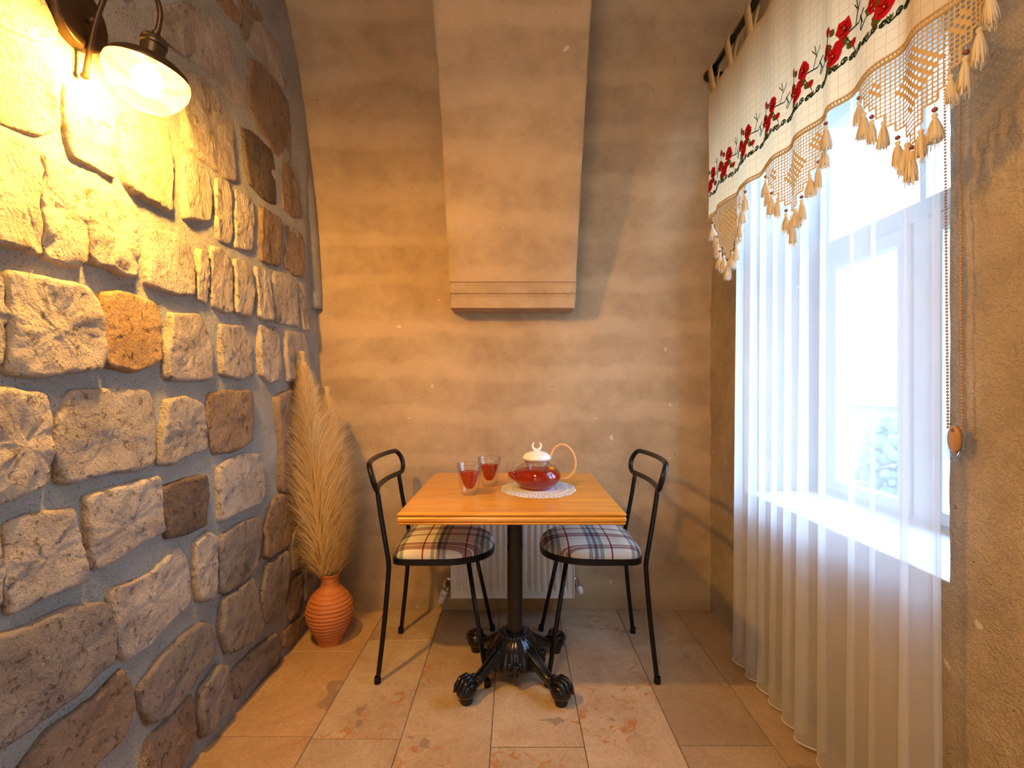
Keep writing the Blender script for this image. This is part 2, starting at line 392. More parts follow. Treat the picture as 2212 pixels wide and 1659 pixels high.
n = len(rows[0]); V = [p for r in rows for p in r]
F = [(j*n+i, j*n+i+1, (j+1)*n+i+1, (j+1)*n+i) for j in range(len(rows)-1) for i in range(n-1)]
F.append(tuple(range(n)))
rib = rb.add(V, F).obj('trim_1', M['tuff']); sharp(rib, 40)
structure(rib, 'projecting stone arch rib with grooved foot on the back wall', 'arch rib')

# plaster strip following the vault in the left corner
st = MB(); P = []
path = [(2.43, z) for z in (1.53, 1.56, 1.65)]+[vault(math.radians(a)) for a in range(6, 60, 3)]
for k, (y, z) in enumerate(path):
    wv = .004*N(y, z, 0, 9); t = -.995
    cy_, cz_ = (2.43-CY, 0) if z <= CZ+.26 else (y-CY, z-CZ); l = sqrt(cy_**2+cz_**2); ny, nz = -cy_/l, -cz_/l
    for (a, b) in ((.0, .0), (.004, .016), (.02, .020), (.075, .018), (.088, .010), (.094, -.01)):
        P.append((t-.012+b+.012+wv*.3, y+ny*(a+wv), z+nz*(a+wv)))
st.add(P, [(j*6+i, j*6+i+1, (j+1)*6+i+1, (j+1)*6+i) for j in range(len(path)-1) for i in range(5)]+[(0, 1, 2, 3, 4, 5)])
structure(st.obj('trim_2', M['mortar']), 'raised plaster strip following the vault in the left corner', 'plaster strip')

# ---- left wall: mortar bed and single stones
STONES = [
('p',[(1.28,2.142),(1.421,2.284),(1.431,2.151),(1.389,2.108),(1.296,2.091)]),
('p',[(1.435,2.286),(1.492,2.302),(1.557,2.331),(1.706,2.343),(1.719,2.318),(1.715,2.151),(1.632,2.125),(1.536,2.131),(1.463,2.129),(1.429,2.138),(1.426,2.196)]),
('o',[(1.509,2.394),(1.673,2.531),(1.677,2.454),(1.656,2.408),(1.617,2.402),(1.557,2.404)]),
('d',[(1.685,2.541),(1.76,2.594),(1.846,2.546),(1.76,2.512),(1.728,2.407),(1.698,2.384),(1.685,2.437)]),
('p',[(1.755,2.491),(1.856,2.538),(1.963,2.541),(1.986,2.474),(1.992,2.385),(1.941,2.378),(1.728,2.382),(1.744,2.418)]),
('b',[(1.736,2.325),(1.801,2.353),(1.924,2.371),(2.031,2.352),(2.051,2.238),(2.051,2.112),(1.924,2.092),(1.791,2.12),(1.726,2.158)]),
('k',[(1.685,2.048),(1.75,2.071),(1.892,2.075),(1.919,2.034),(1.924,1.882),(1.846,1.867),(1.733,1.883),(1.715,1.914),(1.706,1.97)]),
('b',[(1.986,2.074),(2.071,2.082),(2.123,2.025),(2.164,1.917),(2.084,1.889),(1.998,1.894),(1.986,1.982)]),
('p',[(1.365,2.049),(1.482,2.087),(1.631,2.092),(1.631,2.011),(1.644,1.856),(1.589,1.837),(1.497,1.842),(1.396,1.85),(1.383,1.963)]),
('p',[(1.394,1.807),(1.451,1.831),(1.502,1.805),(1.509,1.746),(1.502,1.669),(1.463,1.651),(1.391,1.637),(1.388,1.726)]),
('p',[(1.536,1.807),(1.605,1.824),(1.617,1.788),(1.617,1.719),(1.613,1.625),(1.579,1.623),(1.55,1.623),(1.54,1.67)]),
('p',[(1.652,1.818),(1.746,1.813),(1.755,1.769),(1.755,1.72),(1.741,1.642),(1.706,1.632),(1.644,1.623),(1.648,1.708)]),
('b',[(1.806,1.819),(1.93,1.822),(1.958,1.793),(1.952,1.64),(1.856,1.623),(1.806,1.62),(1.811,1.662),(1.802,1.761)]),
('b',[(2.004,1.815),(2.117,1.832),(2.178,1.825),(2.185,1.741),(2.171,1.645),(2.097,1.634),(2.004,1.645)]),
('p',[(1.519,1.581),(1.557,1.586),(1.613,1.559),(1.621,1.515),(1.621,1.392),(1.557,1.389),(1.519,1.399),(1.509,1.468)]),
('p',[(1.448,1.55),(1.486,1.557),(1.489,1.505),(1.489,1.4),(1.46,1.403),(1.442,1.408),(1.446,1.474)]),
('p',[(1.64,1.571),(1.694,1.58),(1.733,1.561),(1.75,1.497),(1.737,1.398),(1.698,1.397),(1.644,1.4),(1.648,1.499)]),
('p',[(1.773,1.579),(1.831,1.588),(1.866,1.56),(1.882,1.497),(1.887,1.405),(1.816,1.4),(1.787,1.411),(1.787,1.504)]),
('p',[(1.914,1.598),(1.975,1.607),(2.091,1.6),(2.11,1.512),(2.123,1.413),(2.022,1.405),(1.935,1.41),(1.914,1.504)]),
('p',[(2.143,1.608),(2.199,1.602),(2.213,1.499),(2.228,1.408),(2.178,1.404),(2.15,1.489)]),
('r',[(0.866,1.587),(0.928,1.616),(0.961,1.611),(0.966,1.52),(0.966,1.408),(0.936,1.411),(0.902,1.41),(0.866,1.404)]),
('r',[(0.971,1.609),(1.007,1.609),(1.05,1.604),(1.059,1.576),(1.061,1.414),(1.034,1.403),(0.973,1.406)]),
('r',[(1.073,1.586),(1.136,1.6),(1.194,1.59),(1.21,1.579),(1.204,1.42),(1.176,1.413),(1.124,1.425),(1.088,1.416),(1.073,1.44)]),
('p',[(1.265,1.55),(1.341,1.567),(1.408,1.554),(1.421,1.514),(1.418,1.412),(1.359,1.405),(1.286,1.406),(1.254,1.411),(1.254,1.492)]),
('y',[(0.883,1.791),(0.971,1.816),(0.985,1.805),(0.994,1.787),(1.007,1.692),(0.971,1.652),(0.941,1.646),(0.883,1.637)]),
('y',[(1.023,1.784),(1.054,1.789),(1.143,1.796),(1.151,1.736),(1.141,1.638),(1.097,1.644),(1.042,1.642),(1.03,1.673)]),
('y',[(1.169,1.795),(1.254,1.843),(1.33,1.849),(1.335,1.77),(1.33,1.632),(1.302,1.63),(1.201,1.632),(1.169,1.655)]),
('y',[(0.883,1.869),(0.961,1.927),(0.978,1.905),(0.993,1.884),(0.989,1.86),(0.961,1.836),(0.919,1.824),(0.883,1.81)]),
('p',[(0.854,1.354),(0.883,1.353),(0.894,1.323),(0.89,1.289),(0.893,1.213),(0.885,1.174),(0.854,1.177)]),
('r',[(0.906,1.353),(0.965,1.356),(1.05,1.356),(1.083,1.333),(1.099,1.278),(1.095,1.18),(1.05,1.175),(0.981,1.163),(0.922,1.161),(0.896,1.169),(0.903,1.213),(0.906,1.292)]),
('o',[(1.117,1.349),(1.169,1.365),(1.265,1.363),(1.286,1.347),(1.288,1.212),(1.27,1.199),(1.201,1.177),(1.152,1.186),(1.119,1.195),(1.109,1.266)]),
('p',[(1.341,1.339),(1.461,1.353),(1.489,1.321),(1.515,1.24),(1.515,1.165),(1.455,1.159),(1.318,1.161),(1.313,1.242),(1.335,1.293)]),
('p',[(1.565,1.337),(1.712,1.351),(1.755,1.289),(1.75,1.176),(1.657,1.168),(1.573,1.179),(1.561,1.272)]),
('p',[(1.812,1.364),(1.948,1.37),(1.961,1.271),(1.948,1.168),(1.866,1.158),(1.812,1.186),(1.806,1.272)]),
('p',[(2.012,1.365),(2.181,1.378),(2.228,1.318),(2.245,1.153),(2.136,1.165),(2.025,1.167),(2.012,1.275)]),
('r',[(0.854,1.125),(0.903,1.127),(0.971,1.115),(0.981,1.069),(0.982,0.951),(0.962,0.931),(0.909,0.926),(0.854,0.922)]),
('p',[(1.04,1.12),(1.127,1.127),(1.249,1.123),(1.265,1.078),(1.265,0.938),(1.225,0.925),(1.135,0.937),(1.05,0.929),(1.016,0.935),(1.0,0.991),(1.009,1.074)]),
('p',[(1.324,1.096),(1.389,1.105),(1.461,1.081),(1.482,1.014),(1.489,0.94),(1.421,0.94),(1.341,0.922),(1.291,0.926),(1.302,1.008)]),
('b',[(1.511,1.107),(1.589,1.118),(1.731,1.119),(1.74,1.02),(1.731,0.941),(1.639,0.92),(1.534,0.925),(1.504,1.012)]),
('b',[(1.919,1.086),(1.992,1.109),(2.117,1.114),(2.206,1.101),(2.206,0.871),(2.178,0.684),(1.958,0.71),(1.958,0.9)]),
('p',[(0.904,0.869),(0.945,0.875),(1.033,0.868),(1.045,0.805),(1.06,0.732),(1.06,0.702),(0.98,0.71),(0.91,0.705),(0.898,0.755),(0.901,0.818)]),
('p',[(0.855,0.865),(0.883,0.859),(0.887,0.791),(0.887,0.728),(0.855,0.724)]),
('p',[(1.077,0.884),(1.148,0.888),(1.287,0.89),(1.302,0.818),(1.309,0.739),(1.245,0.738),(1.158,0.724),(1.101,0.717),(1.088,0.734),(1.079,0.814)]),
('k',[(1.306,0.854),(1.387,0.862),(1.479,0.857),(1.483,0.795),(1.471,0.756),(1.475,0.71),(1.387,0.708),(1.325,0.717),(1.309,0.793)]),
('w',[(1.557,0.871),(1.594,0.885),(1.715,0.895),(1.792,0.88),(1.821,0.814),(1.828,0.736),(1.797,0.699),(1.673,0.702),(1.561,0.699),(1.557,0.794)]),
('b',[(1.903,0.679),(2.022,0.688),(2.11,0.686),(2.13,0.61),(2.097,0.544),(2.034,0.505),(2.016,0.476),(1.941,0.47),(1.871,0.471),(1.841,0.489),(1.841,0.577),(1.866,0.648)]),
('p',[(2.065,0.507),(2.15,0.532),(2.265,0.481),(2.327,0.414),(2.343,0.31),(2.288,0.313),(2.15,0.332),(2.056,0.347),(2.046,0.412)]),
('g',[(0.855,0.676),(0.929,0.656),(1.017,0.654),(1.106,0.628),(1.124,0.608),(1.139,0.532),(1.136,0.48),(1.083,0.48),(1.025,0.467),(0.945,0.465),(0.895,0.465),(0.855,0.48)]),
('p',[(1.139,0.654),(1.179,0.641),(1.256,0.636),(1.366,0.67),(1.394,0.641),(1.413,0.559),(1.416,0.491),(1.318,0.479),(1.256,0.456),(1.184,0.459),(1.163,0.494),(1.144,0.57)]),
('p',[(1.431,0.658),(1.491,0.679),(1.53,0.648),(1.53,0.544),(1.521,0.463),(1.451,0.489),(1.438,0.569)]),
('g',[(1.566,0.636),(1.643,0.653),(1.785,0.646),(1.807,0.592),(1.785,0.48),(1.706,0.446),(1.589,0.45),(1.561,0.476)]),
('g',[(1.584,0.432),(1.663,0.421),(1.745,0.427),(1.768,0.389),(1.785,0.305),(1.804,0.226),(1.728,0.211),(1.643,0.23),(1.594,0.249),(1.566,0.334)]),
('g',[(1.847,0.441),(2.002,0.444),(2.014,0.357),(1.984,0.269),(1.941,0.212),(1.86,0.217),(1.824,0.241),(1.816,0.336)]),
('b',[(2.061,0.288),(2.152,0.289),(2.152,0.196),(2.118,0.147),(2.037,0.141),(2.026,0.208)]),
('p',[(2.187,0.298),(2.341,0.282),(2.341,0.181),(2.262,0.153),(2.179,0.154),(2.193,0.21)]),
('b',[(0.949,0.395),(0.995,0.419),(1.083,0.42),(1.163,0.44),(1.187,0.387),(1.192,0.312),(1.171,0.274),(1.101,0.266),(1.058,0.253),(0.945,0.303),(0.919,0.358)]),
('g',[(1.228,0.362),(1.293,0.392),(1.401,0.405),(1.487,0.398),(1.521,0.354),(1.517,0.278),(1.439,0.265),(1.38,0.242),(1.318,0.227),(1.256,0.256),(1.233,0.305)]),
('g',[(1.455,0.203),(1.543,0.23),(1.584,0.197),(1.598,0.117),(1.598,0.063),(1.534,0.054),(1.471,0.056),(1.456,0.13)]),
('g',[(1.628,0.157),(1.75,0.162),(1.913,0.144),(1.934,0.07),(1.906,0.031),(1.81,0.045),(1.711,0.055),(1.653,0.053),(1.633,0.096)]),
('b',[(1.262,0.2),(1.345,0.204),(1.424,0.211),(1.43,0.148),(1.435,0.083),(1.38,0.047),(1.325,0.012),(1.228,0.055),(1.239,0.143)]),
('b',[(1.984,0.12),(2.144,0.097),(2.215,0.106),(2.233,0.061),(2.101,0.046),(2.03,0.032),(1.987,0.055)]),
]

def mortar_x(y, z):
    x = -.974+.006*N(0, y, z, 3.5)+.003*N(0, y, z, 13, 2)+.0015*N(0, y, z, 40, 3)
    if y > 2.22: x -= min(1, (y-2.22)/.14)*.032
    if z > 1.40: x += .004*min(1, (z-1.40)/.3)
    return x
def left_fn(u, v):
    y = -2.2+4.72*u if False else (-2.2+2.2*(u/.2) if u < .2 else (u-.2)/.8*2.47); z = -.05+4.0*v
    return (mortar_x(y, z), y, z)
wl = MB().grid(left_fn, 190, 210).obj('wall_left', M['mortar'])
structure(wl, 'left wall of rough hewn stones set in grey mortar', 'wall')
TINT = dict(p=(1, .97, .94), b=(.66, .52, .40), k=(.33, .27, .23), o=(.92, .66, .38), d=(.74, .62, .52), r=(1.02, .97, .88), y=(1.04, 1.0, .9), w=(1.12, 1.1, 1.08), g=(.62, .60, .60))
RELIEF = dict(p=.019, b=.019, k=.019, o=.024, d=.010, r=.026, y=.021, w=.019, g=.022)
def in_segments(poly, n=80):
    cy_ = sum(p[0] for p in poly)/len(poly); cz_ = sum(p[1] for p in poly)/len(poly)
    out = []
    for k in range(n):
        a = 2*pi*k/n; dy, dz = cos(a), sin(a); best = .02
        for i in range(len(poly)):
            (y0, z0), (y1, z1) = poly[i], poly[(i+1) % len(poly)]
            ey, ez = y1-y0, z1-z0; den = dy*ez-dz*ey
            if abs(den) < 1e-9: continue
            t = ((y0-cy_)*ez-(z0-cz_)*ey)/den; s = ((y0-cy_)*dz-(z0-cz_)*dy)/den
            if t > 0 and -1e-6 <= s <= 1+1e-6: best = max(best, t)
        out.append(best)
    sm = [(out[k-1]+5*out[k]+out[(k+1) % n])/7 for k in range(n)]
    return cy_, cz_, [q*1.015+.003 for q in sm]
def stone(kind, poly, idx, n=80, top=True):
    cy_, cz_, R = in_segments(poly, n); x0 = mortar_x(cy_, cz_)
    rel = RELIEF[kind]*(1.0 if cz_ < 1.40 else .8 if cz_ < 1.62 else .55)*(.85+.3*RND.random())
    if cz_ > 2.05: rel *= .6
    if cy_ > 2.0 and cz_ > 1.1: rel *= .6
    tilt_y = RND.uniform(-.05, .05); tilt_z = RND.uniform(-.06, .03)
    mb = MB(); V = []
    rings = [1.06, 1.04, 1.015, .98, .92, .82, .66, .48, .30, .14]
    hs = [-.5, .25, .78, .96, 1.0, 1.0, 1.0, 1.0, 1.0, 1.0]
    sd = idx*3.1; rough = .0055 if kind in 'royp' else .0045
    if kind in 'r': rough = .009
    for q, (r, hh) in enumerate(zip(rings, hs)):
        for k in range(n):
            a = 2*pi*k/n; rr = R[k]*r*(1+(.035*N(cos(a), sin(a), sd, 2.5)+.02*N(cos(a), sin(a), sd, 7) if q < 5 else 0))
            y = rr*cos(a); z = rr*sin(a)
            x = rel*hh+(tilt_y*y+tilt_z*z)*(hh if hh > 0 else 0)
            if q >= 2: x += rough*(N(y, z, sd, 13)+.6*N(y, z, sd, 34)+.5*N(y, z, sd, 80))*min(1, (q-1)/2)
            V.append((x, y, z))
    V.append((rel+rough*N(0, 0, sd, 16), 0, 0)); F = []
    for q in range(len(rings)-1):
        for k in range(n): k2 = (k+1) % n; F.append((q*n+k, q*n+k2, (q+1)*n+k2, (q+1)*n+k))
    for k in range(n): F.append(((len(rings)-1)*n+k, (len(rings)-1)*n+(k+1) % n, len(V)-1))
    o = mb.add(V, F).obj('stone', M['stone'], wl, loc=(x0, cy_, cz_))
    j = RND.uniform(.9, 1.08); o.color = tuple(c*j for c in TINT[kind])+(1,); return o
for i, (k, poly) in enumerate(STONES): stone(k, poly, i)
# the courses go on towards the viewer, beyond the left edge of the photograph
for r, zc in enumerate((.11, .33, .55, .78, 1.01, 1.25, 1.49, 1.73, 1.95)):
    y = .90 if r not in (5, 6, 0) else .84
    while y > .05:
        w = RND.uniform(.13, .26); h = .095
        if zc == 1.95 and y > .84: y = .82
        poly = [(y-w, zc-h+RND.uniform(-.01, .01)), (y-w*.5, zc-h-.004), (y-.02, zc-h+RND.uniform(0, .02)), (y-.012, zc), (y-.02, zc+h-RND.uniform(0, .02)), (y-w*.5, zc+h), (y-w+.005, zc+h-.015)]
        if y > .84 and r not in (5, 6, 0): y = .832; continue
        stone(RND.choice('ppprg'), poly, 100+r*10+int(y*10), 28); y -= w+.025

for r, (zc, y) in enumerate(((2.20, 1.21), (2.43, 1.42), (2.66, 1.58), (2.89, 1.55))):
    while y > .1:
        w = RND.uniform(.15, .27); h = .098
        poly = [(y-w, zc-h+RND.uniform(-.01, .01)), (y-w*.5, zc-h-.004), (y-.02, zc-h+RND.uniform(0, .02)), (y-.012, zc), (y-.02, zc+h-RND.uniform(0, .02)), (y-w*.5, zc+h), (y-w+.005, zc+h-.015)]
        if not (zc < 2.3 and .86 < y < 1.10): stone(RND.choice('ppprg'), poly, 300+r*10+int(y*10), 28)
        y -= w+.022

# ---- right wall with the window opening
OY0, OY1, OZ0, OZ1 = 1.095, 2.085, .679, 2.30
bm = bmesh.new(); ys = sorted(set([round(-2.2+.1*i, 3) for i in range(28)]+[.6+.035*i for i in range(14)]+[OY0+(OY1-OY0)*i/30 for i in range(31)]+[OY1+.035*i for i in range(1, 11)]))
zz = sorted(set([-.05+.0405*i for i in range(18)]+[OZ0+(OZ1-OZ0)*i/48 for i in range(49)]+[OZ1+.06*i for i in range(1, 30)]))
vg = [[bm.verts.new((1.003, y, z)) for y in ys] for z in zz]
for j in range(len(zz)-1):
    for i in range(len(ys)-1):
        cy_ = (ys[i]+ys[i+1])/2; cz_ = (zz[j]+zz[j+1])/2
        if OY0 < cy_ < OY1 and OZ0 < cz_ < OZ1: continue
        bm.faces.new((vg[j][i], vg[j][i+1], vg[j+1][i+1], vg[j+1][i]))
for v in [v for v in bm.verts if not v.link_faces]: bm.verts.remove(v)
be = [e for e in bm.edges if e.is_boundary and all(OY0-1e-4 < v.co.y < OY1+1e-4 and OZ0-1e-4 < v.co.z < OZ1+1e-4 for v in e.verts)]
for st_ in (.012, .05, .08, .1, .1, .1):
    r_ = bmesh.ops.extrude_edge_only(bm, edges=be); nv = [g for g in r_['geom'] if isinstance(g, bmesh.types.BMVert)]
    for v in nv: v.co.x += st_
    be = [g for g in r_['geom'] if isinstance(g, bmesh.types.BMEdge) and all(q in nv for q in g.verts)]
for v in bm.verts:
    p = v.co; a = .006*N(p.x, p.y, p.z, 7)+.004*N(p.x, p.y, p.z, 24)+.003*N(p.x, p.y, p.z, 55, 4)
    edge = 1.7 if p.x < 1.02 and (abs(p.y-OY0) < .01 or abs(p.y-OY1) < .01 or abs(p.z-OZ0) < .01) else 1
    v.co = p+Vector((a, a*edge*.9 if p.x > 1.0 and OY0-.02 < p.y < OY1+.02 else 0, a*.5))
bmesh.ops.recalc_face_normals(bm, faces=bm.faces)
me = bpy.data.meshes.new('wall_right'); bm.to_mesh(me); bm.free(); me.materials.append(M['rough'])
me.polygons.foreach_set('use_smooth', [True]*len(me.polygons))
wr = bpy.data.objects.new('wall_right', me); COL.objects.link(wr); structure(wr, 'coarse tooled stone wall around the deep window recess', 'wall')

# ---- window
wn = empty('window_1', (1.37, 1.59, .70)); structure(wn, 'pale framed window with a fixed light above two casements', 'window')
def wp(name, mb, mat, parent=wn, bev=.003):
    o = mb.obj(name, mat, parent, smooth=False, loc=(-1.37, -1.59, -.70))
    if bev: bevel(o, bev)
    return o
xw = 1.35
fr = MB()
fr.box(xw, xw+.07, 1.06, 1.14, .70, 2.33).box(xw, xw+.07, 2.04, 2.12, .70, 2.33).box(xw, xw+.07, 1.06, 2.12, 2.25, 2.33).box(xw, xw+.07, 1.06, 2.12, .665, .70)
wp('frame', fr, M['frame'])
wp('transom', MB().box(xw-.004, xw+.07, 1.14, 2.04, 1.69, 1.754), M['frame'])
wp('mullion', MB().box(xw-.004, xw+.07, 1.545, 1.605, .70, 1.69), M['frame'])
for (a, b) in ((1.145, 1.542), (1.608, 2.035)):
    c = MB(); s_ = .055
    c.box(xw-.012, xw+.04, a, b, 1.634, 1.686).box(xw-.012, xw+.04, a, b, .702, .742).box(xw-.012, xw+.04, a, a+s_, .742, 1.634).box(xw-.012, xw+.04, b-s_, b, .742, 1.634)
    cas = wp('casement', c, M['frame'])
    g = MB().box(xw+.012, xw+.016, a+s_, b-s_, .742, 1.634).obj('pane', M['pane'], cas, smooth=False)
g = MB().box(xw+.02, xw+.024, 1.14, 2.04, 1.754, 2.25).obj('pane', M['pane'], wn, smooth=False, loc=(-1.37, -1.59, -.70))
wp('glazing_bar', MB().box(xw+.005, xw+.04, 1.565, 1.59, 1.754, 2.25), M['frame'])
wp('sill', MB().box(1.012, xw+.01, 1.10, 2.08, .655, .682), M['sill'], bev=.004)
wp('outer_sill', MB().box(xw+.07, xw+.16, 1.02, 2.14, .67, .70), M['brown'])

# ---- floor: single travertine tiles over dark grout
fl = MB().box(-1.02, 1.04, -2.2, 2.46, -.06, -.0035).obj('floor', M['grout'], smooth=False)
structure(fl, 'worn travertine tile floor with tight dark joints', 'floor')
xs = [-.975, -.657, -.367, -.0745, .222, .5216, .82, 1.008]
off = [1.547, 1.536, 1.793, 1.501, 1.81, 1.507, 1.815]
tints = [(1.0, .86, .68), (1, 1, 1), (1, .98, .95), (.98, .97, .94), (1.02, 1, .98), (.86, .84, .80), (.9, .86, .8)]
for c in range(7):
    edges = [off[c]+.6*k for k in range(-6, 3)]
    if c == 0: edges = [e for e in edges if e < 1.6]+[2.041]
    edges = [-2.17]+[e for e in edges if -2.1 < e < 2.38]+[2.43]
    for a, b in zip(edges, edges[1:]):
        g_ = .0011; x0, x1, y0, y1 = xs[c]+g_, xs[c+1]-g_, a+g_*1.5, b-g_*1.5
        h = RND.uniform(-.0006, .0006); be_ = .0016
        t = MB(); cx_, cy_ = (x0+x1)/2, (y0+y1)/2; hx, hy = (x1-x0)/2, (y1-y0)/2
        V = []; ns = 6
        for (ins, z) in ((0, -.010), (0, -be_), (be_, 0)):
            ring = []
            for (sx_, sy_, ex, ey) in ((-1, -1, 1, -1), (1, -1, 1, 1), (1, 1, -1, 1), (-1, 1, -1, -1)):
                for q in range(ns):
                    tt = q/ns; X = (sx_*(1-tt)+ex*tt)*(hx-ins); Y = (sy_*(1-tt)+ey*tt)*(hy-ins); w_ = .0007*N(cx_+X, cy_+Y, 0, 18)
                    ring.append((X+w_, Y+w_, z))
            V += ring
        m_ = 4*ns; F = [(r*m_+k, r*m_+(k+1) % m_, (r+1)*m_+(k+1) % m_, (r+1)*m_+k) for r in range(2) for k in range(m_)]+[tuple(range(2*m_, 3*m_))]
        o = t.add(V, F).obj('tile', M['tile'], fl, smooth=False, loc=(cx_, cy_, h))
        j = RND.uniform(.90, 1.06); o.color = tuple(q*j for q in tints[c])+(1,)

# ------------------------------------------------------------------ radiator on the back wall
rx, ry = -.008, 2.40
rad = empty('radiator', (rx, ry, .105)); tag(rad, 'white ribbed panel radiator low on the back wall behind the table', 'radiator')
hw_, H = .300, .52
p = MB(); yf = -.075; nf = 18; V = []; F = []
cols = [(-hw_, yf+.0), (-hw_+.012, yf)]
w0 = -hw_+.022; pw = (2*hw_-.044)/nf
for i in range(nf):
    a = w0+i*pw
    cols += [(a, yf, 0), (a+pw*.14, yf, 0), (a+pw*.30, yf, 1), (a+pw*.62, yf, 1), (a+pw*.80, yf, 0)]
cols += [(hw_-.012, yf), (hw_, yf)]
zr = [(0, 0), (.008, 0), (.035, 0), (.052, 1), (H-.05, 1), (H-.035, 0), (H-.004, 0), (H, 0)]
for (z, on) in zr:
    for c in cols:
        dd = .010*on*(c[2] if len(c) > 2 else 0); V.append((c[0], c[1]-(.0025 if z in (0, H) else 0)+dd, z))
nc = len(cols); F = [(j*nc+i, j*nc+i+1, (j+1)*nc+i+1, (j+1)*nc+i) for j in range(len(zr)-1) for i in range(nc-1)]
p.add(V, F); p.box(-hw_, hw_, yf+.014, yf+.016, 0, H); sharp(p.obj('front_panel', M['white'], rad), 25)
MB().box(-hw_, hw_, -.022, -.016, 0, H).obj('rear_panel', M['white'], rad, smooth=False)
for s in (-1, 1): bevel(MB().box(s*hw_-.003, s*hw_+.003, yf-.004, -.012, -.003, H+.003).obj('side_cover', M['white'], rad, smooth=False), .0015)
bevel(MB().box(-hw_, hw_, yf, -.012, H, H+.004).obj('top_grille', M['white'], rad, smooth=False), .001)
for s in (-1, 1): MB().box(s*.2-.015, s*.2+.015, -.018, .024, .1, .42).obj('bracket', M['white'], rad, smooth=False)
vl = MB().tube(smooth_path([(-hw_+.004, -.045, .075), (-hw_-.025, -.045, .085), (-hw_-.038, -.04, .06), (-hw_-.036, -.04, .03)]), .008, 10)
vl.tube([(-hw_-.030, -.045, .03), (-hw_-.030, .02, .03)], .009, 10).tube([(-hw_-.012, -.045, .035), (-hw_-.034, -.045, .028)], .012, 10)
vv = vl.obj('supply_valve', M['chrome'], rad)
hd = MB(); A = Vector((-hw_-.034, -.045, .028)); Dn = Vector((-.35, -.28, -.9)).normalized(); prof = [(0, .010), (.004, .018), (.012, .0195), (.038, .018), (.040, .0165), (.060, .0155), (.066, .012), (.067, .001)]
def axis_lathe(mb, A, D, prof, seg=20, rf=None):
    D = D.normalized(); u = D.cross(Vector((0, 0, 1))); u = u.normalized() if u.length > .01 else Vector((1, 0, 0)); w = D.cross(u); V = []
    for (t, r) in prof:
        for k in range(seg):
            a = 2*pi*k/seg; rr = r if rf is None else rf(r, t, a); V.append(A+D*t+u*cos(a)*rr+w*sin(a)*rr)
    F = [(i*seg+k, i*seg+(k+1) % seg, (i+1)*seg+(k+1) % seg, (i+1)*seg+k) for i in range(len(prof)-1) for k in range(seg)]
    F += [tuple(range(seg-1, -1, -1)), tuple((len(prof)-1)*seg+k for k in range(seg))]
    return mb.add(V, F)
hd_o = axis_lathe(hd, A, Dn, prof).obj('thermostat_head', M['white'], rad); sharp(hd_o, 40)
mk = MB(); C0 = A+Dn*.026; fw = Vector((.05, -1, .28)); fw = (fw-Dn*fw.dot(Dn)).normalized(); rt = Dn.cross(fw)
for i in (-1, 0, 1):
    c = C0+fw*.0186+rt*i*.0032
    mk.tube([c-Dn*.005, c+Dn*.005], .0007, 6)
for i in (-1, 0, 1): mk.ball(A+Dn*.052+fw*.0152+rt*i*.004, .0008, 6, 4)
mk.obj('scale_marks', M['tubem'], hd_o)
vl = MB().tube(smooth_path([(hw_-.004, -.045, .085), (hw_+.012, -.045, .08), (hw_+.022, -.045, .05), (hw_+.030, -.045, .038)]), .007, 10).tube([(hw_+.028, -.045, .03), (hw_+.028, .02, .03)], .009, 10)
vl.obj('return_valve', M['chrome'], rad)
c = axis_lathe(MB(), Vector((hw_+.028, -.045, .046)), Vector((.25, -.25, -.9)), [(0, .006), (.004, .013), (.018, .0155), (.032, .0135), (.040, .007), (.041, .001)], 14).obj('valve_cap', M['white'], rad)

# ------------------------------------------------------------------ table
T = .73
tb = empty('pedestal_table', (-.008, 1.8905, 0)); tag(tb, 'square orange pine bistro table on a black cast iron claw-foot pedestal', 'table')
hwT = .3685
prof = [(.020, .730), (.0165, .730), (.0160, .7294), (.0150, .7294), (.0145, .730), (.004, .730), (.0012, .7288), (0, .726), (.0012, .7222), (.004, .7205), (.0055, .7195), (.003, .7178), (.0005, .714), (0, .710), (.0008, .705), (.004, .7015), (.0055, .7005), (.003, .6990), (.0022, .6965), (.004, .6935), (.012, .6930)]
V = []; ncn = 5
for (ins, z) in prof:
    for q, (sx_, sy_) in enumerate(((-1, -1), (1, -1), (1, 1), (-1, 1))):
        rr = max(.0005, .004-ins*.1)
        for k in range(ncn):
            a = pi+q*pi/2+(pi/2)*k/(ncn-1); cx_, cy_ = sx_*(hwT-ins-rr), sy_*(hwT-ins-rr); V.append((cx_+rr*cos(a), cy_+rr*sin(a), z))
m_ = 4*ncn; F = [(j*m_+k, j*m_+(k+1) % m_, (j+1)*m_+(k+1) % m_, (j+1)*m_+k) for j in range(len(prof)-1) for k in range(m_)]
F += [tuple(range(m_)), tuple((len(prof)-1)*m_+k for k in range(m_))]
top = MB().add(V, F).obj('tabletop', M['pine'], tb); sharp(top, 22)
MB().box(-.16, .16, -.16, .16, .6875, .693).obj('mounting_plate', M['iron'], tb, smooth=False)
bx, by = .010, -.012           # pedestal axis, from the table's centre
MB().lathe([(.038, .15), (.033, .16), (.031, .18), (.031, .675), (.036, .6875)], 28, bx, by).obj('column', M['iron'], tb)
def hubr(r, z, a):
    if z > .163: return r*(1+.05*cos(a*26))
    w_ = max(0, min(1, (.165-z)/.05)); q = 1+.055*w_*abs(cos(a*11))+(.10*max(0, cos(4*(a-pi/4)))**2 if z < .12 else 0)
    return r*q
hub = MB().lathe([(.030, .172), (.040, .178), (.052, .176), (.058, .170), (.061, .163), (.068, .155), (.078, .143), (.088, .125), (.096, .105), (.101, .085), (.104, .070), (.100, .062), (.092, .064), (.08, .08)], 104, bx, by, hubr)
